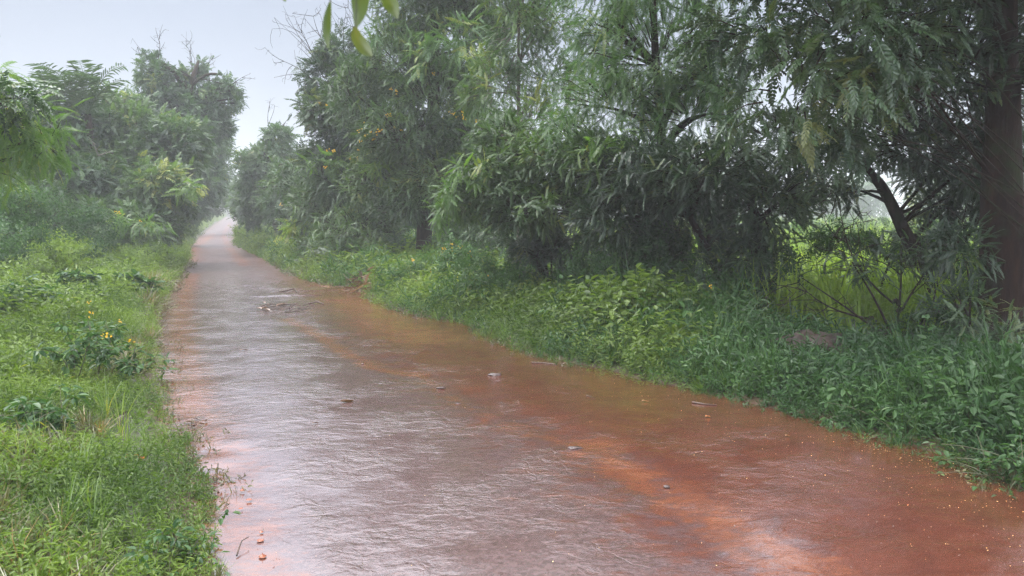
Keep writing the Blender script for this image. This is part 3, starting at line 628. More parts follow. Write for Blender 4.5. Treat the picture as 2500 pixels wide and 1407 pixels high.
bush('flowering_shrub', 'taller bank shrub with orange yellow flowers on top, before the dark trunk', W_(1100, 16), [(1120, 660, 15.6, 62, 50, .5), (1105, 615, 15.8, 24, 22, .3)], 'broad', P_['sprig'], .30, group=G1, tbase=.6, flowers=8, fscale=.7)
bush('leafy_shrub', 'full pale green bank shrub between the flowering shrubs and the dark pinnate thicket', W_(1200, 14.2), [(1200, 690, 13.7, 80, 60, .6), (1150, 730, 13.5, 70, 44, .5), (1255, 720, 12.8, 60, 56, .5)], 'broad', P_['sprig'], .30, group=G1, tbase=.6, flowers=2, fscale=.6)
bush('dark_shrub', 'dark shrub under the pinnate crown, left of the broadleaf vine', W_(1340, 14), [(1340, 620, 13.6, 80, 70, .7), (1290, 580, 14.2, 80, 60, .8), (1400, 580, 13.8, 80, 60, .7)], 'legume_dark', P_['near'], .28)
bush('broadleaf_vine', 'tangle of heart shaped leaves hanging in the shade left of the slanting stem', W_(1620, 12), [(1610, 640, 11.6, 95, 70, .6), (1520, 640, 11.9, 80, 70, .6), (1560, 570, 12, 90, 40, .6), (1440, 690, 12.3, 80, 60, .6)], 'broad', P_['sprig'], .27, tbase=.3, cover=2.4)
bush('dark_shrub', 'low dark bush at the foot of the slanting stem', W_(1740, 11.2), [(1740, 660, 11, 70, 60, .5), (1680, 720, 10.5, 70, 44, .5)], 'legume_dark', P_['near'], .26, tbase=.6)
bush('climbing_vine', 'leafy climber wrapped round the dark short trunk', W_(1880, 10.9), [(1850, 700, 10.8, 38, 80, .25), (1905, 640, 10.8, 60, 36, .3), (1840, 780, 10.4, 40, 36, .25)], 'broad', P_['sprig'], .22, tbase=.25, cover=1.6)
bush('wild_sapling', 'thin branching sapling in front of the bright grass field', W_(2160, 9.2), [(2150, 640, 9.3, 150, 34, .5), (2260, 610, 9.4, 60, 50, .4)], 'legume_dark', P_['near'], .2, cover=1.1, tr=[.02, .016, .014, .014],
     stems=[[(2170, 800, 9.2), (2130, 720, 9.2), (2080, 640, 9.2)], [(2190, 800, 9.2), (2200, 700, 9.2), (2200, 600, 9.2)], [(2160, 820, 9.2), (2050, 740, 9.2), (1960, 680, 9.2)], [(2230, 820, 9.2), (2290, 720, 9.2), (2260, 600, 9.2)]], bark='bark', tbase=.45,
     bare=[((2180, 740, 9.2), (2060, 560, 9.2), 9), ((2200, 760, 9.2), (2350, 560, 9.2), 9), ((2130, 780, 9.2), (1950, 690, 9.2), 7)])
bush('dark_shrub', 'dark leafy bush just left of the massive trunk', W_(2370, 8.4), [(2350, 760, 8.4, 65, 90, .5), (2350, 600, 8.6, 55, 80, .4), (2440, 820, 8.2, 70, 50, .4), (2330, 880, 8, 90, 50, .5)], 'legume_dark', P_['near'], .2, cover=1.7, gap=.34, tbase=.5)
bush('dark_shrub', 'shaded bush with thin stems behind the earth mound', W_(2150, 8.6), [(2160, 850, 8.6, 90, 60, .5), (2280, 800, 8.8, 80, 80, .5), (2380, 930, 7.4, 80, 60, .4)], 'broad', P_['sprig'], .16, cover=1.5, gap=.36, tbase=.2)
bush('fern_leaved_shrub', 'shrub with pale drooping leaflets at the right edge below the massive trunk', W_(2490, 6.4), [(2500, 930, 6.4, 60, 50, .4), (2530, 1030, 6.0, 70, 50, .3)], 'legume', P_['nearbig'], .24, cover=1.3, gap=.3, tbase=.5)
bush('dark_shrub', 'shady undergrowth bush left of the dark trunk of the flowered tree', W_(900, 22.5), [(890, 620, 22, 90, 44, 1), (800, 610, 24, 70, 44, 1), (960, 620, 21.8, 40, 40, .7)], 'legume_dark', P_['mid'], .34, tbase=.6)
bush('dark_shrub', 'shady undergrowth bush right of the dark trunk of the flowered tree', W_(1160, 21), [(1150, 590, 20.5, 90, 50, 1), (1220, 560, 19, 80, 60, 1)], 'legume', P_['mid'], .34, tbase=.35)
G2 = 'light green hedge bushes at the right verge'
bush('verge_bush', 'light green hedge bush nearest the thicket on the right verge', W_(715, 33), [(712, 604, 33, 34, 26, .9), (745, 625, 31, 30, 22, .7)], 'weed', P_['sprigmid'], .42, group=G2, tbase=.75)
bush('verge_bush', 'light green hedge bush in the middle of the right verge row', W_(665, 38), [(662, 598, 37, 34, 24, .9)], 'weed', P_['sprigmid'], .42, group=G2, tbase=.7)
bush('verge_bush', 'small hedge bush where the far road narrows at the right', W_(615, 44), [(612, 583, 44, 30, 22, .9), (585, 570, 50, 12, 14, .6)], 'weed', P_['sprigmid'], .5, group=G2, tbase=.6)

bush('wild_bush', 'leafy bush spreading below the pale gap, before the bright grass field', W_(2130, 11.8), [(2060, 590, 11.6, 90, 36, .5), (2190, 600, 11.8, 100, 40, .5), (2300, 620, 12, 60, 50, .5)], 'broad', P_['sprig'], .22, cover=1.8, gap=.34, tbase=.3)
bush('wild_bush', 'tangled yellow green bush in the open field left of the leaning trunk', W_(2100, 13.5), [(1990, 720, 13.4, 90, 60, .7), (2130, 700, 13.8, 110, 70, .8), (2230, 760, 13, 80, 60, .6)], 'field', P_['sprig'], .24, cover=.45, gap=.5, tbase=.5)
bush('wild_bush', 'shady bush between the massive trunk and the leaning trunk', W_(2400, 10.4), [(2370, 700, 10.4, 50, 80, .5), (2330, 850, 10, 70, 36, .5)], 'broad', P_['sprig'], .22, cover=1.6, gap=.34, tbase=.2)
bush('leafy_shrub', 'tall leafy herb bush at the front of the right verge, below the broadleaf tangle', W_(1560, 10), [(1480, 770, 10.6, 90, 40, .5), (1600, 790, 9.8, 80, 40, .4)], 'broad', P_['sprig'], .17, cover=2, group=G1, tbase=.4)
bush('leafy_shrub', 'low pale leafy bush right of the dark trunk foot, before the earth mound', W_(1790, 8.9), [(1780, 850, 8.7, 90, 40, .4), (1880, 900, 8.2, 60, 30, .3)], 'weed', P_['sprig'], .2, cover=1.8, group=G1, tbase=.3)

# ---------------------------------------------------------------- trees on the left of the road
tree('near_left_tree', 'near bright green feathery branches reaching in from the left edge', W_(-170, 10.5),
     [(20, 285, 10, 95, 75, .8), (115, 345, 10, 62, 56, .5), (-60, 380, 10, 90, 80, .8), (-120, 200, 10.5, 120, 120, 1)],
     'bright', P_['feather'], .32, .12, cover=2.6, droop=.5, tbase=.58, path=[(-180, 600, 10.5), (-170, 400, 10.4), (-120, 280, 10.3)], gap=.25)
tree('dark_leaved_tree', 'dark arching branch with large oval leaflets at the left edge above the bright branches', W_(-120, 9.6),
     [(-10, 235, 9.4, 90, 32, .5), (40, 250, 9.5, 60, 26, .4)], 'legume_dark', P_['nearbig'], .32, .07, cover=1.3, droop=.3, tbase=.6, path=[(-120, 500, 9.6), (-90, 330, 9.6), (-20, 240, 9.5)], gap=.25)
tree('bare_topped_tree', 'tallest tree on the left with bare forked branches standing out of its top', W_(425, 38),
     [(382, 190, 38, 36, 44, 1.2), (460, 215, 39, 80, 45, 2), (538, 240, 39, 34, 30, 1.3), (566, 212, 39, 20, 15, .6), (574, 246, 39, 14, 16, .6), (372, 150, 38, 16, 20, .6), (490, 158, 39, 18, 14, .6), (546, 190, 39, 15, 12, .5), (440, 280, 38, 110, 50, 2), (525, 300, 40, 40, 34, 1.4), (400, 250, 38, 60, 40, 1.8)],
     'far', P_['far'], .34, .28, cover=1.7, bark='bark', gap=.38, tbase=.35, path=[(430, 560, 38), (440, 400, 38), (455, 280, 38), (470, 190, 38)],
     bare=[((385, 170, 38), (335, 115, 38), 6), ((385, 150, 38), (388, 98, 38), 7), ((470, 190, 39), (455, 112, 39), 9), ((500, 170, 39), (520, 140, 39), 5), ((560, 210, 39), (590, 190, 39), 5), ((460, 190, 39), (410, 150, 39), 6)])
def palm(label, base, top, d, L, nf, seed, group):
    rg = np.random.default_rng(seed); bz = float(ground_z(*base)); loc = np.array([base[0], base[1], bz]); T = at(top[0], top[1], d)
    r = thing('palm_tree', label, 'palm', loc, group); wb = Buf(); tube(wb, bez(loc - [0, 0, .1], T, [.15, 0, 0], 9), np.linspace(.16, .11, 9), 9, rough=.1); wb.build('trunk', M['bark'], r, loc, smooth=True)
    for k in range(nf):
        a = k * 2.4 + rg.uniform(-.3, .3); el_ = rg.uniform(.35, 1.35); Lk = L * rg.uniform(.8, 1.1)
        el_ = min(el_ + .4, 1.52); f = np.array([math.cos(a) * math.cos(el_), math.sin(a) * math.cos(el_), math.sin(el_)]); s = np.linspace(0, 1, 9)
        P = T + np.outer(Lk * s, f) + np.outer(-Lk * .40 * s ** 2.6, [0, 0, 1]) + np.outer(Lk * .12 * s ** 2.2, [math.cos(a), math.sin(a), 0]); b = Buf(); tube(b, P, np.linspace(.022, .005, 9), 4, t=.7)
        for j in range(18):
            t = .12 + .86 * j / 18; p = np.array([np.interp(t, s, P[:, q]) for q in range(3)]); tg = f - np.array([0, 0, .45 * 2.2 * t ** 1.2]); sd = np.cross(tg, [0, 0, 1]); sd /= np.linalg.norm(sd)
            for sg in (-1, 1):
                V, Q = leaf_shape(.46 * Lk / 2 * (1 - .55 * abs(t - .45) * 1.6), .048, .3, True, .25); dv = sd * sg + tg * .75 + np.array([0, 0, rg.uniform(-.15, .35)])
                b.add(orient(V, dv, np.array([0, 0, 1.])) + p, Q, np.full(6, .5 + rg.uniform(-.2, .25)))
        b.build('frond', M['palm'], r, loc)
palm('left palm with fronds fanning above the hedge of trees beside the bright near branches', W_(128, 27.5), (128, 285), 27.5, 2.7, 10, 2, 'palms behind the left thicket')
palm('right palm with the highest stiff fronds next to the tallest left tree', W_(215, 30), (214, 280), 28, 2.9, 11, 4, 'palms behind the left thicket')
tree('thicket_tree', 'wide dull green tree under the palms', W_(180, 28.5), [(150, 350, 28.5, 95, 64, 1.8), (265, 330, 30, 80, 55, 1.6), (190, 285, 29.5, 60, 46, 1.3), (90, 290, 28.5, 60, 46, 1.3), (80, 340, 28, 80, 70, 1.8), (200, 450, 27, 90, 65, 1.6)],
     'far', P_['midfar'], .36, .2, cover=2.4, gap=.26, tbase=.45, fpts=[(112, 436, 25.2), (124, 432, 25.2), (128, 440, 25.2), (104, 441, 25.2)], fscale=.6)
tree('thicket_tree', 'wide dark tree in the middle of the left thicket with a pale crooked branch', W_(340, 30), [(285, 262, 31, 80, 46, 1.6), (330, 310, 30.5, 100, 60, 1.8), (300, 400, 29, 110, 70, 1.8), (400, 360, 30, 90, 80, 1.8), (330, 480, 28, 100, 60, 1.5), (450, 340, 31, 60, 60, 1.6)],
     'legume', P_['midfar'], .36, .22, cover=2.5, gap=.26, tbase=.45, bark='bark_pale', bare=[((215, 480, 26.5), (180, 415, 26.5), 4), ((240, 380, 27.2), (215, 335, 27.2), 2), ((215, 480, 26.4), (185, 450, 26.4), 2)])
tree('thicket_tree', 'low roadside tree of drooping pinnate leaves with yellowish lower tips, left of the road', W_(410, 27), [(390, 450, 27, 75, 65, 1.4), (320, 540, 25.5, 85, 46, 1.3), (395, 555, 26.5, 46, 44, 1.0), (250, 530, 26, 80, 60, 1.3), (432, 480, 28, 34, 60, 1.1)],
     'legume', P_['midfar'], .34, .18, cover=2.6, gap=.24, tbase=.5, bark='bark', extra=[(340, 545, 23.9, 34, 8, .3, 'bright', P_['mid'], .36), (385, 548, 24.5, 26, 10, .3, 'bright', P_['mid'], .36), (290, 540, 24, 22, 14, .3, 'bright', P_['mid'], .34), (455, 450, 26.2, 30, 14, .3, 'feather', P_['midfar'], .4)],
     fpts=[(288, 518, 24.2), (294, 521, 24.2), (282, 519, 24.2), (343, 540, 24)], fscale=.6)
tree('edge_tree', 'dark tree at the far left edge of the picture behind the shrubs', W_(20, 26), [(30, 320, 27, 90, 60, 1.5), (30, 430, 26, 90, 75, 1.7), (-60, 380, 26, 100, 100, 1.8), (110, 480, 25.5, 70, 50, 1.3)],
     'legume', P_['midfar'], .36, .2, cover=2.3, gap=.26, tbase=.45)
tree('hazy_tree', 'grey green tree beyond the tallest left tree, leaning over the road', W_(430, 53), [(500, 345, 52, 50, 50, 2.2), (532, 400, 52, 24, 44, 1.6), (480, 430, 50, 50, 60, 2.2), (532, 340, 55, 20, 30, 1.4), (445, 510, 50, 40, 40, 1.6)],
     'far', P_['far'], .6, .22, cover=2.4, gap=.24, tbase=.4)
tree('hazy_tree', 'blurred pale tree where the left side of the road climbs', W_(462, 84), [(518, 465, 80, 30, 36, 2.2), (536, 440, 84, 18, 36, 2), (495, 480, 76, 24, 36, 2)], 'far', P_['vfar'], .8, .2, cover=2.2, gap=.2, tbase=.45)
G3 = 'broad leaved shrubs on the left verge'
bush('broadleaf_shrub', 'large pale leaved shrub rising at the left edge below the bright branches', W_(20, 19), [(20, 500, 19, 80, 50, .9), (10, 590, 18, 80, 60, .9)], 'broad', P_['sprigmid'], .4, group=G3, tbase=.5)
bush('broadleaf_shrub', 'rounded broad leaved shrub in the middle of the left row', W_(120, 20.5), [(115, 530, 20.5, 70, 44, .9), (90, 600, 19.5, 60, 40, .8)], 'broad', P_['sprigmid'], .4, group=G3, tbase=.45)
bush('broadleaf_shrub', 'shrub with upright pointed leaves nearest the thicket at left', W_(205, 21.5), [(210, 560, 21.5, 52, 48, .8), (180, 610, 21, 60, 34, .8)], 'broad', P_['sprigmid'], .42, group=G3, tbase=.4)
bush('verge_shrub', 'light green low shrub in front of the left shrub row', W_(160, 17), [(155, 630, 17, 50, 34, .6), (90, 655, 16.5, 44, 30, .6)], 'weed', P_['sprigmid'], .36, tbase=.45)
bush('verge_shrub', 'light green low shrub at the foot of the drooping roadside tree', W_(300, 21), [(300, 640, 21, 60, 26, .7), (380, 625, 23, 50, 26, .7)], 'weed', P_['sprigmid'], .38, tbase=.35)
bush('verge_shrub', 'hazy low shrub on the left just before the road climbs', W_(455, 46), [(430, 592, 42, 30, 20, .9), (462, 572, 52, 22, 16, 1)], 'weed', P_['sprigmid'], .5, tbase=.35)

# ---------------------------------------------------------------- far wood (stuff) along the climbing road and beyond the field
def stuff(o): o['kind'] = 'stuff'; return o
fb = Buf(); rg = np.random.default_rng(31)
for i in range(46):
    y = rg.uniform(95, 260); side = -1 if i % 2 else 1
    x = (xl(y) - rg.uniform(7.5, 22)) if side < 0 else (xr(y) + rg.uniform(4.2, 12)); h = rg.uniform(3.5, 5.5) if side < 0 else rg.uniform(2.2, 3.6)
    gz = float(base_z(y)); fill_lobe(fb, None, [x, y, gz + h * .75], [2.6, 2.6, h * .85], P_['vfar'], 1.0, 1.6, rg, gap=.2, tbase=.45, twigs=False)
for i in range(40):                                      # behind the left thicket
    y = rg.uniform(42, 90); x = xl(y) - rg.uniform(8, 30); h = rg.uniform(3.0, 4.5) * (1 if y < 60 else 1.1)
    gz = float(base_z(y)); fill_lobe(fb, None, [x, y, gz + h * .7], [3, 3, h * .85], P_['vfar'], 1.0, 1.7, rg, gap=.2, tbase=.4, twigs=False)
for i in range(26):                                      # behind the right thicket, left part only
    y = rg.uniform(34, 85); x = xr(y) + rg.uniform(5.5, 16); h = rg.uniform(2.6, 4.2)
    gz = float(base_z(y)); fill_lobe(fb, None, [x, y, gz + h * .7], [2.6, 2.6, h * .85], P_['vfar'], .9, 1.7, rg, gap=.2, tbase=.4, twigs=False)
for i in range(14):                                      # where the road bends out of sight beyond its crest
    p_ = at(rg.uniform(520, 620), 545, rg.uniform(255, 300)); gz = float(base_z(p_[1])); h = rg.uniform(5, 8); fill_lobe(fb, None, [p_[0], p_[1], gz + h * .7], [4.5, 3, h * .8], P_['vfar'], 1.2, 1.5, rg, gap=.2, tbase=.5, twigs=False)
for i in range(34):                                      # scrub standing in the field
    y = rg.uniform(26, 75); x = (rg.uniform(1700, 2700) - CX) / F * y; h = rg.uniform(.8, 1.7); fill_lobe(fb, None, [x, y, float(base_z(y)) + h * .6], [1.6, 1.4, h * .8], P_['far'], .5, 1.3, rg, gap=.25, tbase=.6, twigs=False)
for i in range(60):                                      # tree line beyond the field
    x = -20 + i * 4.2 + rg.uniform(-2, 2); y = rg.uniform(120, 150); h = rg.uniform(4, 7)
    gz = float(base_z(y)); fill_lobe(fb, None, [x, y, gz + h * .6], [4.5, 4, h], P_['vfar'], 1.5, 1.3, rg, gap=.2, tbase=.5, twigs=False)
stuff(fb.build('distant_wood', M['far']))

# ---------------------------------------------------------------- ground cover
def sample(dlo, dhi, D0, d0, p, rg, pxlo=-220, pxhi=2720):
    xs, ys_ = [], []; e_ = dlo
    while e_ < dhi:
        e2 = min(dhi, e_ * 1.12 + .02); wd = (pxhi - pxlo) / F * (e_ + e2) / 2; D = D0 * min(1, (d0 / e_) ** p); n = int(D * wd * (e2 - e_))
        y = rg.uniform(e_, e2, n); x = (rg.uniform(pxlo, pxhi, n) - CX) / F * y; xs.append(x); ys_.append(y); e_ = e2
    return np.concatenate(xs), np.concatenate(ys_)
def plant(buf, x, y, protos, sc, tint, rg, tilt=.3, sink=.01):
    n = len(x); z = ground_z(x, y) - sink
    f = np.stack([rg.normal(size=n) * tilt, rg.normal(size=n) * tilt, np.ones(n)], 1); a = rg.uniform(0, 2 * np.pi, n)
    scatter(buf, protos, np.stack([x, y, z], 1), f, np.stack([np.cos(a), np.sin(a), np.zeros(n)], 1), sc, np.clip(tint, 0, 1), rg)
rg = np.random.default_rng(77)
def edge_wob(x, y): return 0.16 * (n2(x, y, 1.6, 21) - .5) + 0.12 * (n2(x, y, 5, 22) - .5)
# left verge: short grass and small leaved weeds
gb, wbf = Buf(), Buf()
x, y = sample(2.6, 60, 170, 5, 1.5, rg, pxhi=620); o = outside(x, y) + edge_wob(x, y)
lf = x < (xl(y) + xr(y)) / 2; dens = n2(x, y, .9, 30); k = lf & (o > 0.02) & (dens + .3 * rg.random(len(x)) > .30) & (o < 14)
x, y, o = x[k], y[k], o[k]; sc = (.55 + .6 * sstep(o / 1.2) * n2(x, y, .8, 31)) * np.clip(y / 9, 1, 3.2) ** .8 * rg.uniform(.6, 1.2, len(x))
plant(gb, x, y, P_['tuft'], sc, .35 + .6 * (n2(x, y, 1.3, 32) - .35) + .25 * (1 - sstep(o / .5)) + rg.normal(size=len(x)) * .08, rg)
x, y = sample(2.6, 60, 620, 5, 1.5, rg, pxhi=620); o = outside(x, y) + edge_wob(x, y)
lf = x < (xl(y) + xr(y)) / 2; c = n2(x, y, 1.1, 40); k = lf & (o > 0.05) & (o < 14) & (c + .3 * rg.random(len(x)) > .30)
x, y, o, c = x[k], y[k], o[k], c[k]; sc = (.65 + 1.25 * sstep(o / 1.2) * c) * np.clip(y / 8, 1, 3.6) ** .9 * rg.uniform(.6, 1.25, len(x))
plant(wbf, x, y, P_['weed'] + P_['weedlong'], sc, .42 + .8 * (n2(x, y, 1.0, 41) - .5) + rg.normal(size=len(x)) * .1, rg, tilt=.45)
# left: larger herbs away from the road
x, y = sample(2.6, 60, 62, 7, .85, rg, pxhi=620); o = outside(x, y); lf = x < (xl(y) + xr(y)) / 2
c = n2(x, y, .55, 50); k = lf & (o > .9) & (o < 16) & (c > .44 - .12 * sstep((y - 10) / 8)); x, y, o, c = x[k], y[k], o[k], c[k]
sc = (.40 + 1.6 * (c - .4) + .75 * sstep((y - 8) / 8)) * rg.uniform(.7, 1.2, len(x)) * sstep(o / 1.6 + .3)
plant(wbf, x, y, P_['bigweed'], sc, .30 + .6 * (n2(x, y, .7, 51) - .4) + rg.normal(size=len(x)) * .06, rg, tilt=.25)
# right verge: dense herbs rising from the road edge
x, y = sample(3.6, 60, 420, 6, 1.5, rg, pxlo=550); o = outside(x, y) + edge_wob(x, y); rt = x > (xl(y) + xr(y)) / 2; dark = sstep((x - 2.6) / 1.6) * (y < 12)  # dark paints shade into the leaf tint at near right and thins plants
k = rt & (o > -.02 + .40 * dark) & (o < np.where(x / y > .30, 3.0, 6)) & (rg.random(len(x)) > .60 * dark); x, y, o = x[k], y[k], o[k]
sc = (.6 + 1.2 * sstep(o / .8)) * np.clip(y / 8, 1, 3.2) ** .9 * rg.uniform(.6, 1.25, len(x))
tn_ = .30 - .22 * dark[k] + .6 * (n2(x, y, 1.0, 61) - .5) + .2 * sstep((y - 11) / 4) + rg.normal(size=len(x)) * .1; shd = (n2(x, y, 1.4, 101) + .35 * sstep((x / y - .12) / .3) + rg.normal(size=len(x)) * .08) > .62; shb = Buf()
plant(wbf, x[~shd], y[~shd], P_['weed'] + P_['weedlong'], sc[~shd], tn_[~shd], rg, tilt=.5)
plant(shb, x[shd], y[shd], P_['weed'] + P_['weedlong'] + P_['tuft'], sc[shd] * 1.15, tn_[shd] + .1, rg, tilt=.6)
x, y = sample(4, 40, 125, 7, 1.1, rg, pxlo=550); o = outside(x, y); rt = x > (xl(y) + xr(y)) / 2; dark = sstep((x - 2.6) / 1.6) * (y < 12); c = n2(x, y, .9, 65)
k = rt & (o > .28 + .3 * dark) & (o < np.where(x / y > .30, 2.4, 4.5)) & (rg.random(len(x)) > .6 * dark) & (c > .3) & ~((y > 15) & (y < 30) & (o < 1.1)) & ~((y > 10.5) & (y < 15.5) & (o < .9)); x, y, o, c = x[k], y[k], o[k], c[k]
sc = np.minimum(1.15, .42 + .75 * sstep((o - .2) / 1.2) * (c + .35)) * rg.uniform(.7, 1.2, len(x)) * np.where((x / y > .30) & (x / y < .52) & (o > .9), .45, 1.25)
tn_ = .28 - .25 * dark[k] + .5 * (n2(x, y, .8, 66) - .4) + rg.normal(size=len(x)) * .08; sc = sc * (.55 + .9 * n2(x, y, .8, 104)); shd = (n2(x, y, 1.1, 103) + .45 * sstep((x / y - .12) / .3)) > .60  # big herbs: tint lowered by the same painted-in shade
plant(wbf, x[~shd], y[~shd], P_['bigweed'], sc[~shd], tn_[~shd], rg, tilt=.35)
plant(shb, x[shd], y[shd], P_['bigweed'] + P_['tall'], sc[shd], tn_[shd] + .15, rg, tilt=.4); stuff(shb.build('shade_tinted_weeds', M['broad']))  # second weed colour, commoner to the right, darker in place of tree shade
x, y = sample(4, 45, 90, 7, 1.3, rg); o = outside(x, y) + edge_wob(x, y); rt = x > (xl(y) + xr(y)) / 2; c = n2(x, y, 1.1, 68)
k = rt & (o > .03) & (o < 3) & (c > .45) & ~((x > 2.6) & (rg.random(len(x)) > .25)); x, y, o = x[k], y[k], o[k]
plant(gb, x, y, P_['tuft'], (1.0 + .9 * sstep(o / .8)) * np.clip(y / 8, 1, 3) ** .8 * rg.uniform(.6, 1.2, len(x)), .4 + .4 * (n2(x, y, 1, 69) - .5) + .2 * sstep((y - 10) / 4), rg, tilt=.4)
for lo_, hi_, side in ((50, 230, -1), (50, 230, 1)):
    x, y = sample(lo_, hi_, 3.0, 60, 1.2, rg, pxlo=300, pxhi=760); o = outside(x, y); k = (o > .3) & (o < (9 if side < 0 else 5)) & ((x < (xl(y) + xr(y)) / 2) == (side < 0)); x, y, o = x[k], y[k], o[k]
    plant(wbf, x, y, P_['bigweed'], (1.0 + 1.2 * sstep(o / 3)) * np.clip(y / 50, 1, 2) * rg.uniform(.7, 1.3, len(x)), .4 + .5 * (n2(x, y, .3, 81) - .5) + rg.normal(size=len(x)) * .08, rg)
wbf_o = stuff(wbf.build('weed_cover', M['weed'])); 
x, y = sample(2.6, 30, 160, 5, 1.3, rg); o = outside(x, y) + edge_wob(x, y) * 1.6; k = (o > -.13) & (o < .12) & (n2(x, y, 2.2, 90) > .45); x, y = x[k], y[k]
eb_ = Buf(); plant(eb_, x, y, P_['tuft'] + P_['weed'], rg.uniform(.5, 1.1, len(x)) * np.clip(y / 8, 1, 2.5), rg.uniform(0, .75, len(x)), rg, tilt=1.1)
x, y = sample(2.6, 26, 150, 6, 1.3, rg, pxhi=600); o = outside(x, y); k = (o > .15) & (o < 7) & (x < xl(y)) & (n2(x, y * .5, .9, 93) > .60); x, y = x[k], y[k]
plant(eb_, x, y, P_['tuft'], rg.uniform(.8, 1.7, len(x)) * np.clip(y / 8, 1, 2), rg.uniform(.2, 1, len(x)), rg, tilt=.6); stuff(eb_.build('trampled_grass', M['straw']))

gb_o = stuff(gb.build('grass', M['grass']))
# bright open field behind the right hand trees
fbuf = Buf(); x, y = sample(9.5, 110, 12, 14, 1.45, rg, pxlo=700, pxhi=3200); o = outside(x, y); k = (x > xr(y)) & (o > np.where(x / y > .30, 3.4, 7.0)) & (x > 3.0 - (y - 12) * .25); x, y = x[k], y[k]
plant(fbuf, x, y, P_['field'], rg.uniform(.7, 1.35, len(x)) * np.clip(y / 16, 1, 2.2) ** .5, .45 + .7 * (n2(x, y, .35, 71) - .5) + rg.normal(size=len(x)) * .08, rg, tilt=.25)
x, y = sample(9.5, 40, 14, 14, 1.3, rg, pxlo=1000, pxhi=3200); o = outside(x, y); k = (x > xr(y)) & (o > np.where(x / y > .30, 3.4, 6.5)) & (x > 3 - (y - 12) * .25); x, y = x[k], y[k]
plant(fbuf, x, y, P_['bigweed'], rg.uniform(.9, 2.0, len(x)), .5 + .5 * (n2(x, y, .5, 73) - .5), rg)
stuff(fbuf.build('field_grass', M['field']))
tb = Buf(); rgt = np.random.default_rng(12)             # tall seed stalks among the left grass
x = rgt.uniform(-3.4, -1.7, 46); y = rgt.uniform(3.1, 6.2, 46); k = (outside(x, y) > .35); plant(tb, x[k], y[k], P_['tall'], rgt.uniform(.35, .75, k.sum()), rgt.uniform(.4, .9, k.sum()), rgt, tilt=.12)
tag(tb.build('tall_grass', M['grass']), 'x', 'grass'); tb_o = bpy.data.objects['tall_grass']; del tb_o['label']; del tb_o['category']; tb_o['kind'] = 'stuff'
# ---------------------------------------------------------------- single things near the camera
def road_pt(px, py):
    x, y = ground_hit(px, py); return np.array([x, y, float(base_z(y)) + .006])
def lump(name, label, cat, px, py, size, mat, seed=1, rough=.25, sink=.35, rot=0, on_ground=False, group=None, n=14):
    sink = max(sink, .44) if not on_ground else sink
    x, y = ground_hit(px, py); z = float(ground_z(x, y)) if on_ground else float(base_z(y)) + .004
    th = np.linspace(0, np.pi, n); ph = np.linspace(0, 2 * np.pi, n * 2, endpoint=False); T, Pp = np.meshgrid(th, ph, indexing='ij')
    d = np.stack([np.sin(T) * np.cos(Pp), np.sin(T) * np.sin(Pp), np.cos(T)], -1).reshape(-1, 3)
    r = 1 + rough * 2 * (vnoise(d * 1.7 + seed * 5, seed) - .5) + rough * (vnoise(d * 4.5 + seed, seed + 1) - .5); V = d * r[:, None] * np.array(size)
    c, s = math.cos(rot), math.sin(rot); V = np.stack([V[:, 0] * c - V[:, 1] * s, V[:, 0] * s + V[:, 1] * c, V[:, 2]], 1)
    m = n * 2; Q = [(i * m + j, (i + 1) * m + j, (i + 1) * m + (j + 1) % m, i * m + (j + 1) % m) for i in range(n - 1) for j in range(m)]
    o = make_mesh(name, V, Q, M[mat], tint=np.full(len(V), .5), smooth=True); o.location = (x, y, z + size[2] * (1 - 2 * sink)); tag(o, label, cat, group); return o
def curled_leaf(name, label, cat, px, py, L, W, mat, rot, t=.4, lift=.012, curl=.35, group=None, on_ground=False, tilt=0):
    x, y = ground_hit(px, py); z = float(ground_z(x, y)) if on_ground else float(base_z(y)) + .010; n, m = 9, 5; V = []
    for i in range(n):
        s = i / (n - 1); wd = W * math.sin(math.pi * min(1, s * .93 + .05)) ** .75
        for j in range(m):
            v = (j / (m - 1) - .5); V.append((L * (s - .5), wd * v, curl * wd * abs(v) * 1.6 + curl * L * .35 * (s - .5) ** 2 * 2 + lift * math.sin(s * 5 + v * 2) * .4))
    V = np.array(V); c, s = math.cos(tilt), math.sin(tilt); V = np.stack([V[:, 0] * c - V[:, 2] * s, V[:, 1], V[:, 0] * s + V[:, 2] * c], 1); V[:, 2] -= V[:, 2].min()
    c, s = math.cos(rot), math.sin(rot); V = np.stack([V[:, 0] * c - V[:, 1] * s, V[:, 0] * s + V[:, 1] * c, V[:, 2]], 1)
    Q = [(i * m + j, (i + 1) * m + j, (i + 1) * m + j + 1, i * m + j + 1) for i in range(n - 1) for j in range(m - 1)]
    o = make_mesh(name, V, Q, M[mat], tint=np.full(len(V), t), smooth=True); o.location = (x, y, z); tag(o, label, cat, group); return o
def stick(name, label, pix, rad, mat='stick', cat='stick', twigs=(), on_ground=False, lift=.01):
    P = []
    for q in pix:
        x, y = ground_hit(q[0], q[1]); z = (float(ground_z(x, y)) if on_ground else float(base_z(y))) + lift + (q[2] if len(q) > 2 else 0); P.append((x, y, z))
    P = np.array(P); s = np.linspace(0, len(P) - 1, 4 * len(P)); P = np.stack([np.interp(s, np.arange(len(P)), P[:, k]) for k in range(3)], 1); P[1:-1] = (P[:-2] + 2 * P[1:-1] + P[2:]) / 4
    b = Buf(); tube(b, P, rad * np.linspace(1, .5, len(P)), 7, rough=.25, t=.4, seed=int(pix[0][0])); o = b.build(name, M[mat], None, P[0], smooth=True); o.location = tuple(P[0]); tag(o, label, cat); return o

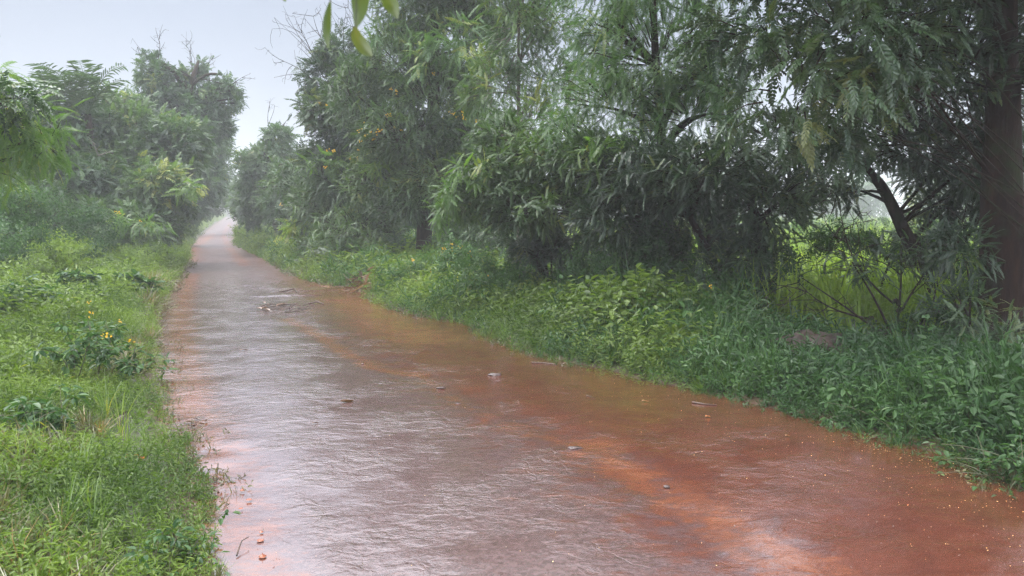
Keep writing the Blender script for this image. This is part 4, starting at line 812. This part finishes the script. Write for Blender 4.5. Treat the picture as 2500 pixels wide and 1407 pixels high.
lump('earth_mound', 'low dark reddish earth mound in the shade right of the forked trunk', 'mound', 1985, 915, (.42, .34, .20), 'mud', 3, .42, .3, on_ground=True, n=26)
lump('stone', 'grey wet stone lying in the red mud film right of the road centre', 'stone', 1206, 918, (.070, .045, .022), 'stone', 5, .4)
lump('stone', 'small pinkish flat stone left of the grey wet stone', 'stone', 1076, 948, (.040, .025, .010), 'stone', 8, .3)
lump('stone', 'small round stone in the orange silt pool below the pinkish flat stone', 'stone', 1118, 988, (.022, .018, .010), 'stone', 9, .3)
lump('stone', 'dark pebble standing alone on the tarmac edge of the orange silt streak', 'stone', 886, 890, (.020, .015, .012), 'stick', 11, .4)
lump('stone', 'grey stone beside the lower orange silt streak near the picture bottom', 'stone', 1628, 1190, (.020, .018, .008), 'stone', 12, .4)
lump('stone', 'flat lumpy stone left of the start of the lower silt streak', 'stone', 1402, 1096, (.045, .022, .010), 'stone', 13, .5)
curled_leaf('fallen_leaf', 'folded grey brown dead leaf on the bare tarmac near the road centre', 'leaf', 848, 985, .115, .05, 'dry', .45, .12, curl=.6)
curled_leaf('fallen_leaf', 'thin twig like dead leaf on the tarmac above the folded dead leaf', 'leaf', 596, 857, .11, .03, 'dry', .15, .2, curl=.3)
curled_leaf('fallen_leaf', 'narrow curled leaf far down the middle of the tarmac', 'leaf', 770, 1037, .05, .014, 'dry', .3, .05, curl=.5)
curled_leaf('fallen_leaf', 'pale pink dead leaf on the red mud near the right herbs', 'leaf', 1728, 1021, .045, .028, 'dry', .2, .95)
curled_leaf('fallen_leaf', 'yellowish broken leaf on the red mud left of the pale pink leaf', 'leaf', 1575, 983, .06, .022, 'dry', -.2, .9)
curled_leaf('fallen_leaf', 'small brown leaf on the red mud below the pale pink leaf', 'leaf', 1922, 1068, .035, .016, 'dry', .3, .8)
curled_leaf('fallen_leaf', 'large dark upright leaf tip standing in the left grass', 'leaf', 303, 1052, .13, .075, 'stick', 1.1, .2, curl=.5, on_ground=True, tilt=1.0)
curled_leaf('fallen_leaf', 'whitish strip shaped dead leaf lying in the left grass', 'leaf', 330, 1140, .12, .025, 'dry', .1, 1.0, curl=.2, on_ground=True, lift=.05)
curled_leaf('fallen_leaf', 'reddish leaf by the edge of the right herbs above the stick', 'leaf', 1228, 850, .06, .03, 'dry', .6, .55)
for k, (px, py, r0) in enumerate([(462, 1035, .2), (480, 1028, -.3), (490, 1040, .5), (470, 1046, .9), (500, 1033, 1.3)]):
    lb = ['brown leaf nearest the grass in the leaf cluster on the left road edge', 'dark leaf at the back of the leaf cluster on the left road edge', 'glossy leaf in front of the leaf cluster on the left road edge', 'lowest curled leaf of the leaf cluster on the left road edge', 'leaf farthest onto the road in the cluster at the left edge'][k]
    curled_leaf('fallen_leaf', lb, 'leaf', px, py, .055, .035, 'stick' if k % 2 else 'dry', r0, .1, curl=.5, group='leaf cluster on the left road edge')
stick('stick', 'straight broken stick where the red mud meets the right herbs', [(1298, 888), (1330, 889), (1362, 893)], .012)
stick('stick', 'reddish bark strip at the foot of the right herbs near the fallen pink leaf', [(1690, 985), (1720, 990), (1750, 992)], .010)
stick('stick', 'pale thin stem lying on the mud beside the broken stick', [(1285, 860), (1305, 868)], .005, 'bark_pale')
stick('stick', 'thin wet stick across the red mud left of the yellowish broken leaf', [(1432, 968), (1455, 975)], .005, 'bark_pale')
stick('fallen_branch', 'long thin fallen branch bent at its right end, farthest on the road', [(682, 714), (705, 713, .03), (720, 711, .05), (727, 716)], .020, cat='branch')
stick('fallen_branch', 'short fallen branch on the road at the mouth of the red mud patch', [(755, 743), (775, 741, .03), (790, 744)], .018, cat='branch')
stick('twig', 'curved bare twig rising from the flooded left road edge near the bottom', [(578, 1362), (590, 1340, .03), (608, 1330, .03)], .004, cat='twig')
# heap of broken twigs in the middle of the road
hx, hy = ground_hit(680, 752); hp = thing('twig_heap', 'heap of broken twigs and dead leaves washed together on the road before the bend', 'twig heap', (hx, hy, 0))
rh = np.random.default_rng(44)
for k in range(26):
    px, py = rh.uniform(625, 740), rh.uniform(742, 764) ; x, y = ground_hit(px, py); a = rh.uniform(-.5, .5); L_ = rh.uniform(.15, .5); z = float(base_z(y)) + .015
    b = Buf(); P = bez([x, y, z], [x + L_ * math.cos(a), y + L_ * math.sin(a), z + rh.uniform(0, .08)], rh.normal(size=3) * .03, 5); tube(b, P, np.linspace(.014, .004, 5) * rh.uniform(.6, 1.2), 5, t=.4); b.build('twig', M['stick'], hp, (hx, hy, 0))
for k in range(8):
    x, y = ground_hit(rh.uniform(635, 735), rh.uniform(742, 762)); V, Q = leaf_shape(.14, .07, .6); b = Buf(); a = rh.uniform(0, 6.3)
    b.add(orient(V, np.array([math.cos(a), math.sin(a), .3]), np.array([0, 0, 1.])) + [x, y, float(base_z(y)) + .02], Q, np.full(6, rh.uniform(0, .6))); b.build('dead_leaf', M['dry'], hp, (hx, hy, 0))
# brown rotting plant heap at the right verge
hx, hy = ground_hit(905, 708); hz = float(ground_z(hx, hy)); hp = thing('rotting_plant_heap', 'heap of brown rotting leaves and stalks at the end of the right bank', 'plant debris', (hx, hy, hz))
b = Buf(); b2 = Buf()
for k in range(230):
    px = rh.uniform(870, 945); d_ = rh.normal() * .25; x, y = ground_hit(px, 712 - (px - 905) * -.12 + rh.uniform(-7, 6)); h_ = max(0, rh.normal() * .16) * math.exp(-((px - 893) / 24) ** 2); V, Q = leaf_shape(rh.uniform(.14, .34), rh.uniform(.03, .08), .5, True, .5)
    b.add(orient(V, rh.normal(size=3) * [1, 1, .6], np.array([0, 0, 1.])) + [x, y, float(ground_z(x, y)) + .03 + h_], Q, np.full(6, np.clip(rh.normal() * .3 + .35, 0, .9)))
for k in range(16):
    x, y = ground_hit(rh.uniform(880, 940), rh.uniform(700, 716)); z = float(ground_z(x, y)); tube(b2, bez([x, y, z], [x + rh.normal() * .3, y + rh.normal() * .2, z + rh.uniform(.05, .45)], rh.normal(size=3) * .05, 5), [.014, .012, .01, .008, .005], 5)
b.build('dead_leaves', M['dry'], hp, (hx, hy, hz)); b2.build('stalk', M['stick'], hp, (hx, hy, hz))
b = Buf()
for k in range(260):                                    # washed up straw along the right verge
    px = rh.uniform(760, 900); py = 697 + (px - 760) * .17 + rh.normal() * 3; x, y = ground_hit(px, py); a = rh.uniform(-.6, .6); L_ = rh.uniform(.08, .3); z = float(ground_z(x, y)) + .03
    tube(b, [[x, y, z], [x + L_ * math.cos(a), y + L_ * math.sin(a), z + rh.uniform(-.01, .04)]], [.006, .003], 3, t=rh.uniform(.2, 1))
stuff(b.build('washed_up_straw', M['dry']))
# foreground flowering plant on the left verge
def herb_plant(label, px, py, stems, flw, name='flowering_plant', lf='broad', seed=1, ls=.30, group=None):
    x, y = ground_hit(px, py); z = float(ground_z(x, y)); r = thing(name, label, 'plant', (x, y, z), group); rg = np.random.default_rng(seed); loc = (x, y, z); fo = Buf()
    for (bx_, by_, tx, ty, dd) in stems:
        g0x, g0y = ground_hit(bx_, by_); g0 = np.array([g0x, g0y, float(ground_z(g0x, g0y)) - .02]); T = at(tx, ty, g0y + dd); P = bez(g0, T, rg.normal(size=3) * .04, 8); b = Buf(); tube(b, P, np.linspace(.007, .003, 8), 6, rough=.1); b.build('stem', M['stem'], r, loc, smooth=True)
        n = 30; t = rg.uniform(.42, 1.0, n) ** .8; pos = np.stack([np.interp(t, np.linspace(0, 1, 8), P[:, k]) for k in range(3)], 1); f = rg.normal(size=(n, 3)) * [1, 1, .5] + [0, 0, .15]
        scatter(fo, [(lambda q: (q[0], q[1], np.zeros(6)))(leaf_shape(.11, .055, .3, True, .35))], pos + f / np.linalg.norm(f, axis=1)[:, None] * .02, f, rg.normal(size=(n, 3)) * .3 + [0, 0, 1], rg.uniform(.5, 1.15, n) * (ls / .3), np.clip(.42 + rg.normal(size=n) * .18, 0, .9), rg)
        for k in range(4):
            d0 = rg.normal(size=3) * [.12, .12, .06] + [0, 0, .03]; q0 = P[rg.integers(4, 7)]; q1 = q0 + d0 * 1.3; b = Buf(); tube(b, bez(q0, q1, [0, 0, .02], 4), [.003, .003, .002, .002], 4); b.build('side_stem', M['stem'], r, loc)
            n = 9; f = rg.normal(size=(n, 3)) * [1, 1, .5]; scatter(fo, [(lambda q: (q[0], q[1], np.zeros(6)))(leaf_shape(.10, .052, .3, True, .35))], q1 + f * .025, f, rg.normal(size=(n, 3)) * .3 + [0, 0, 1], rg.uniform(.5, 1.1, n) * (ls / .3), np.clip(.42 + rg.normal(size=n) * .18, 0, .9), rg)
    fo.build('foliage', M[lf], r, loc); blossoms(r, loc, [at(a, b_, y + c) for a, b_, c in flw], .34, rg); return r
herb_plant('tall leafy plant with orange yellow flowers on bare dark stems in the left foreground', 225, 960,
           [(180, 965, 222, 785, .1), (182, 960, 180, 840, .2), (165, 972, 125, 860, .05), (272, 945, 285, 800, .3), (268, 948, 330, 850, .2), (215, 950, 240, 830, .5), (240, 950, 250, 850, -.2), (300, 950, 310, 880, .1)],
           [(221, 768, .05), (294, 785, .2), (321, 832, .15), (250, 822, .4), (265, 820, .3), (218, 738, .9)], seed=3, ls=.27)
herb_plant('leafy plant without flowers behind the yellow flowered plant at the left edge', 60, 800, [(40, 800, 30, 710, .1), (70, 800, 80, 700, .2), (100, 790, 110, 720, .2), (20, 800, 0, 720, 0), (60, 800, 60, 730, .2)], [], name='leafy_plant', seed=5, ls=.45)
herb_plant('leafy plant with a small yellow flower, rising from the left grass beyond the flowered plant', 330, 735, [(330, 735, 330, 672, .1), (345, 735, 355, 680, .2), (315, 735, 300, 682, .1), (350, 733, 380, 690, .1)], [(316, 676, .2)], seed=15, ls=.55)
herb_plant('leafy plant without flowers between the left shrubs and the flowered plant', 190, 745, [(190, 745, 190, 668, .1), (205, 745, 220, 676, .2), (170, 745, 150, 680, .1)], [], name='leafy_plant', seed=16, ls=.55)
herb_plant('dark broad leaved clump in the left grass at the edge of the picture', 60, 1090, [(60, 1090, 50, 985, 0), (80, 1090, 110, 1000, .1), (40, 1090, 5, 1010, .1), (100, 1090, 150, 1030, 0), (70, 1100, 70, 1030, -.1)], [], name='leafy_plant', seed=17, ls=.24)
herb_plant('dark round leaved weed in the left foreground corner beside the flooded edge', 430, 1370, [(425, 1385, 420, 1300, .02), (430, 1385, 380, 1310, .0), (432, 1385, 460, 1320, 0), (435, 1385, 440, 1290, .05)], [], name='leafy_plant', seed=6, ls=.13)
herb_plant('pale leaved weed with hanging leaves at the shady right road edge', 2115, 1050, [(2110, 1052, 2100, 1005, .0), (2118, 1052, 2140, 1010, .0), (2112, 1050, 2080, 1020, .05)], [], name='leafy_plant', seed=7, ls=.20)
herb_plant('weed with large glossy leaves at the right edge above the wet shoulder', 2400, 1100, [(2395, 1100, 2370, 1000, .1), (2400, 1100, 2400, 1010, .05), (2405, 1098, 2440, 1030, .1), (2420, 1098, 2470, 1050, .1)], [], name='leafy_plant', seed=8, ls=.24)
herb_plant('bushy weed at the lower right corner of the roadside', 2460, 1190, [(2450, 1185, 2420, 1120, .05), (2460, 1190, 2460, 1110, .0), (2470, 1190, 2490, 1130, .0), (2440, 1175, 2400, 1130, .05), (2480, 1200, 2500, 1150, 0)], [], name='leafy_plant', seed=9, ls=.15)
herb_plant('small single flowered weed below the dark forked trunk', 1735, 860, [(1735, 860, 1735, 720, .1), (1720, 860, 1700, 750, .1), (1745, 862, 1770, 760, .1)], [(1735, 700, .1)], seed=10, ls=.26)
# leafy twig hanging into the frame close to the camera
D0_ = .85; tw = thing('hanging_twig', 'green leafy twig hanging down close to the camera at the top of the picture', 'twig', at(860, -150, D0_)); tl = tw.location
b = Buf(); tube(b, bez(at(700, -160, D0_ + .02), at(1010, -70, D0_ - .02), [0, 0, .015], 8), np.linspace(.0028, .0014, 8), 7)
for a_, c_ in [((812, -125), (806, 8)), ((868, -110), (880, -45)), ((925, -95), (935, -25)), ((705, -160), (694, -50)), ((862, -112), (868, 66))]: tube(b, bez(at(*a_, D0_), at(*c_, D0_), [.002, 0, 0], 5), np.linspace(.0012, .0007, 5), 5)
b.build('stalk', M['stem'], tw, tl, smooth=True)
def big_leaf(pix, wds, curlx, t, t2):                    # midrib pixels and half widths in pixels
    n, m = 15, 7; s = np.linspace(0, 1, n); mp_ = np.array([[np.interp(v, np.linspace(0, 1, len(pix)), [p[i] for p in pix]) for i in range(2)] for v in s]); V, T = [], []
    wv = np.interp(s, np.linspace(0, 1, len(wds)), wds)
    for i in range(n):
        tg = mp_[min(i + 1, n - 1)] - mp_[max(i - 1, 0)]; tg = tg / (np.linalg.norm(tg) + 1e-9); nn = np.array([-tg[1], tg[0]])
        for j in range(m):
            u = (j / (m - 1) - .5) * 2; q = mp_[i] + nn * u * (wv[i] + .8); d_ = D0_ + curlx * (abs(u) * wv[i] / F * D0_) + .012 * math.sin(s[i] * 2.2); V.append(at(q[0], q[1], d_)); T.append(t + (t2 - t) * s[i] + (.10 if j == m // 2 else 0))
    Q = [(i * m + j, (i + 1) * m + j, (i + 1) * m + j + 1, i * m + j + 1) for i in range(n - 1) for j in range(m - 1)]
    make_mesh('leaf', V, Q, M['hang'], tint=T, smooth=True, parent=tw, loc=tl)
big_leaf([(806, 5), (799, 45), (797, 80), (801, 118)], [2, 8, 10, 8, 1], .8, .35, .55)
big_leaf([(880, -50), (880, -10), (878, 30), (868, 72)], [4, 20, 22, 19, 12, 1], .5, .45, .5)
big_leaf([(866, 66), (870, 90), (886, 115), (908, 138)], [2, 11, 14, 15, 13, 2], .5, .8, .6)
big_leaf([(930, -30), (945, -5), (960, 20), (971, 46)], [4, 15, 18, 13, 1], .5, .55, .6)
big_leaf([(690, -60), (690, -40), (692, -20), (696, 4)], [2, 12, 12, 2], .5, .4, .5)
# raindrop splashes in the flooded left edge
def splash(label, px, py, R, H, ring=False, g=None):
    p = road_pt(px, py); b = Buf(); a = np.linspace(0, 2 * np.pi, 20, endpoint=False); rg = np.random.default_rng(int(px)); prof = [(1.25, 0), (1.05, .12), (.95, .35), (.85, .1), (.5, .05), (.0001, .06)] if ring else [(1.1, 0), (.85, .25), (.6, .45), (.32, .6), (.12, 1.0), (.0001, 1.5)]
    V = []
    for r_0, h in prof:
        wob = 1 + .18 * (rg.random(20) - .5); V.append(np.stack([R * r_0 * np.cos(a) * wob, R * r_0 * np.sin(a) * wob, H * h * (1 + (.6 if 0 < h < .5 else 0) * (rg.random(20) - .5))], 1))
    n = 20; Q = [(i * n + j, i * n + (j + 1) % n, (i + 1) * n + (j + 1) % n, (i + 1) * n + j) for i in range(len(prof) - 1) for j in range(n)]
    o = make_mesh('raindrop_splash', np.vstack(V), Q, M['splash'], tint=np.full(n * len(prof), .5), smooth=True); o.location = tuple(p); tag(o, label, 'splash', 'raindrop splashes in the flooded left road edge')
splash('pointed splash nearest the bottom of the picture', 641, 1362, .017, .014); splash('ring shaped splash just above the nearest pointed splash', 636, 1322, .015, .006, True); splash('small red splash beside the ring above the nearest splash', 638, 1302, .010, .008)
splash('farthest pointed splash beside the left grass', 592, 1200, .012, .016); splash('ring splash right below the farthest pointed splash', 608, 1222, .013, .005, True); splash('faint low ring between the upper and lower splashes', 588, 1244, .010, .004, True)
# fallen yellow petals and specks
b = Buf(); rg = np.random.default_rng(99); pts = []
for k in range(420):
    t = rg.random(); px = 1250 + 1250 * t ** .8; pe = np.interp(px, [p[0] for p in RPX[::-1]][6:], [p[1] for p in RPX[::-1]][6:]); py = pe + abs(rg.normal()) * (60 if rg.random() < .6 else 190) + 6
    if py < 1400: pts.append((px, py))
pts += [(rg.uniform(2060, 2420), rg.uniform(0, 1) ** 1.5 * 22 + 0) for k in range(0)]
for k in range(160):
    px = rg.uniform(2060, 2450); pts.append((px, np.interp(px, [2060, 2450], [1068, 1195]) + rg.normal() * 12))
for k in range(40): pts.append((rg.uniform(650, 1500), rg.uniform(900, 1400)))
for px, py in pts:
    x, y = ground_hit(px, min(py, 1405)); s = rg.uniform(.004, .0095); V, Q = leaf_shape(s, s * .7, .4, True, -.2); a = rg.uniform(0, 6.3)
    b.add(orient(V, np.array([math.cos(a), math.sin(a), rg.uniform(-.1, .4)]), np.array([0, 0, 1.])) + [x, y, float(base_z(y)) + .014], Q, np.full(6, rg.uniform(.1, 1)))
stuff(b.build('fallen_petals', M['litter']))
b = Buf()
for k in range(700):                                    # grit and dark bits on the tarmac
    px, py = rg.uniform(420, 2450), rg.uniform(700, 1400) ** 1; x, y = ground_hit(px, py)
    if outside(np.array([x]), np.array([y]))[0] > -.05: continue
    s = rg.uniform(.004, .014); V, Q = leaf_shape(s, s * .5, .8, True, -.3); a = rg.uniform(0, 6.3); b.add(orient(V, np.array([math.cos(a), math.sin(a), .2]), np.array([0, 0, 1.])) + [x, y, float(base_z(y)) + .012], Q, np.full(6, rg.uniform(0, .25)))
stuff(b.build('scattered_grit', M['stick']))

# ---------------------------------------------------------------- rain haze
hv = np.array([(x, y, z) for x in (-1600, 1600) for y in (-1600, 1600) for z in (-15, 26)], float)
m, n, l = mat_new('rain_haze'); out = n.new('ShaderNodeOutputMaterial'); v = n.new('ShaderNodeVolumePrincipled')
v.inputs['Color'].default_value = (.95, .97, 1, 1); v.inputs['Density'].default_value = .0025; l.new(v.outputs[0], out.inputs['Volume'])
hz_ = make_mesh('haze', hv, [(0, 1, 3, 2), (4, 6, 7, 5), (0, 4, 5, 1), (2, 3, 7, 6), (0, 2, 6, 4), (1, 5, 7, 3)], m); hz_['kind'] = 'stuff'
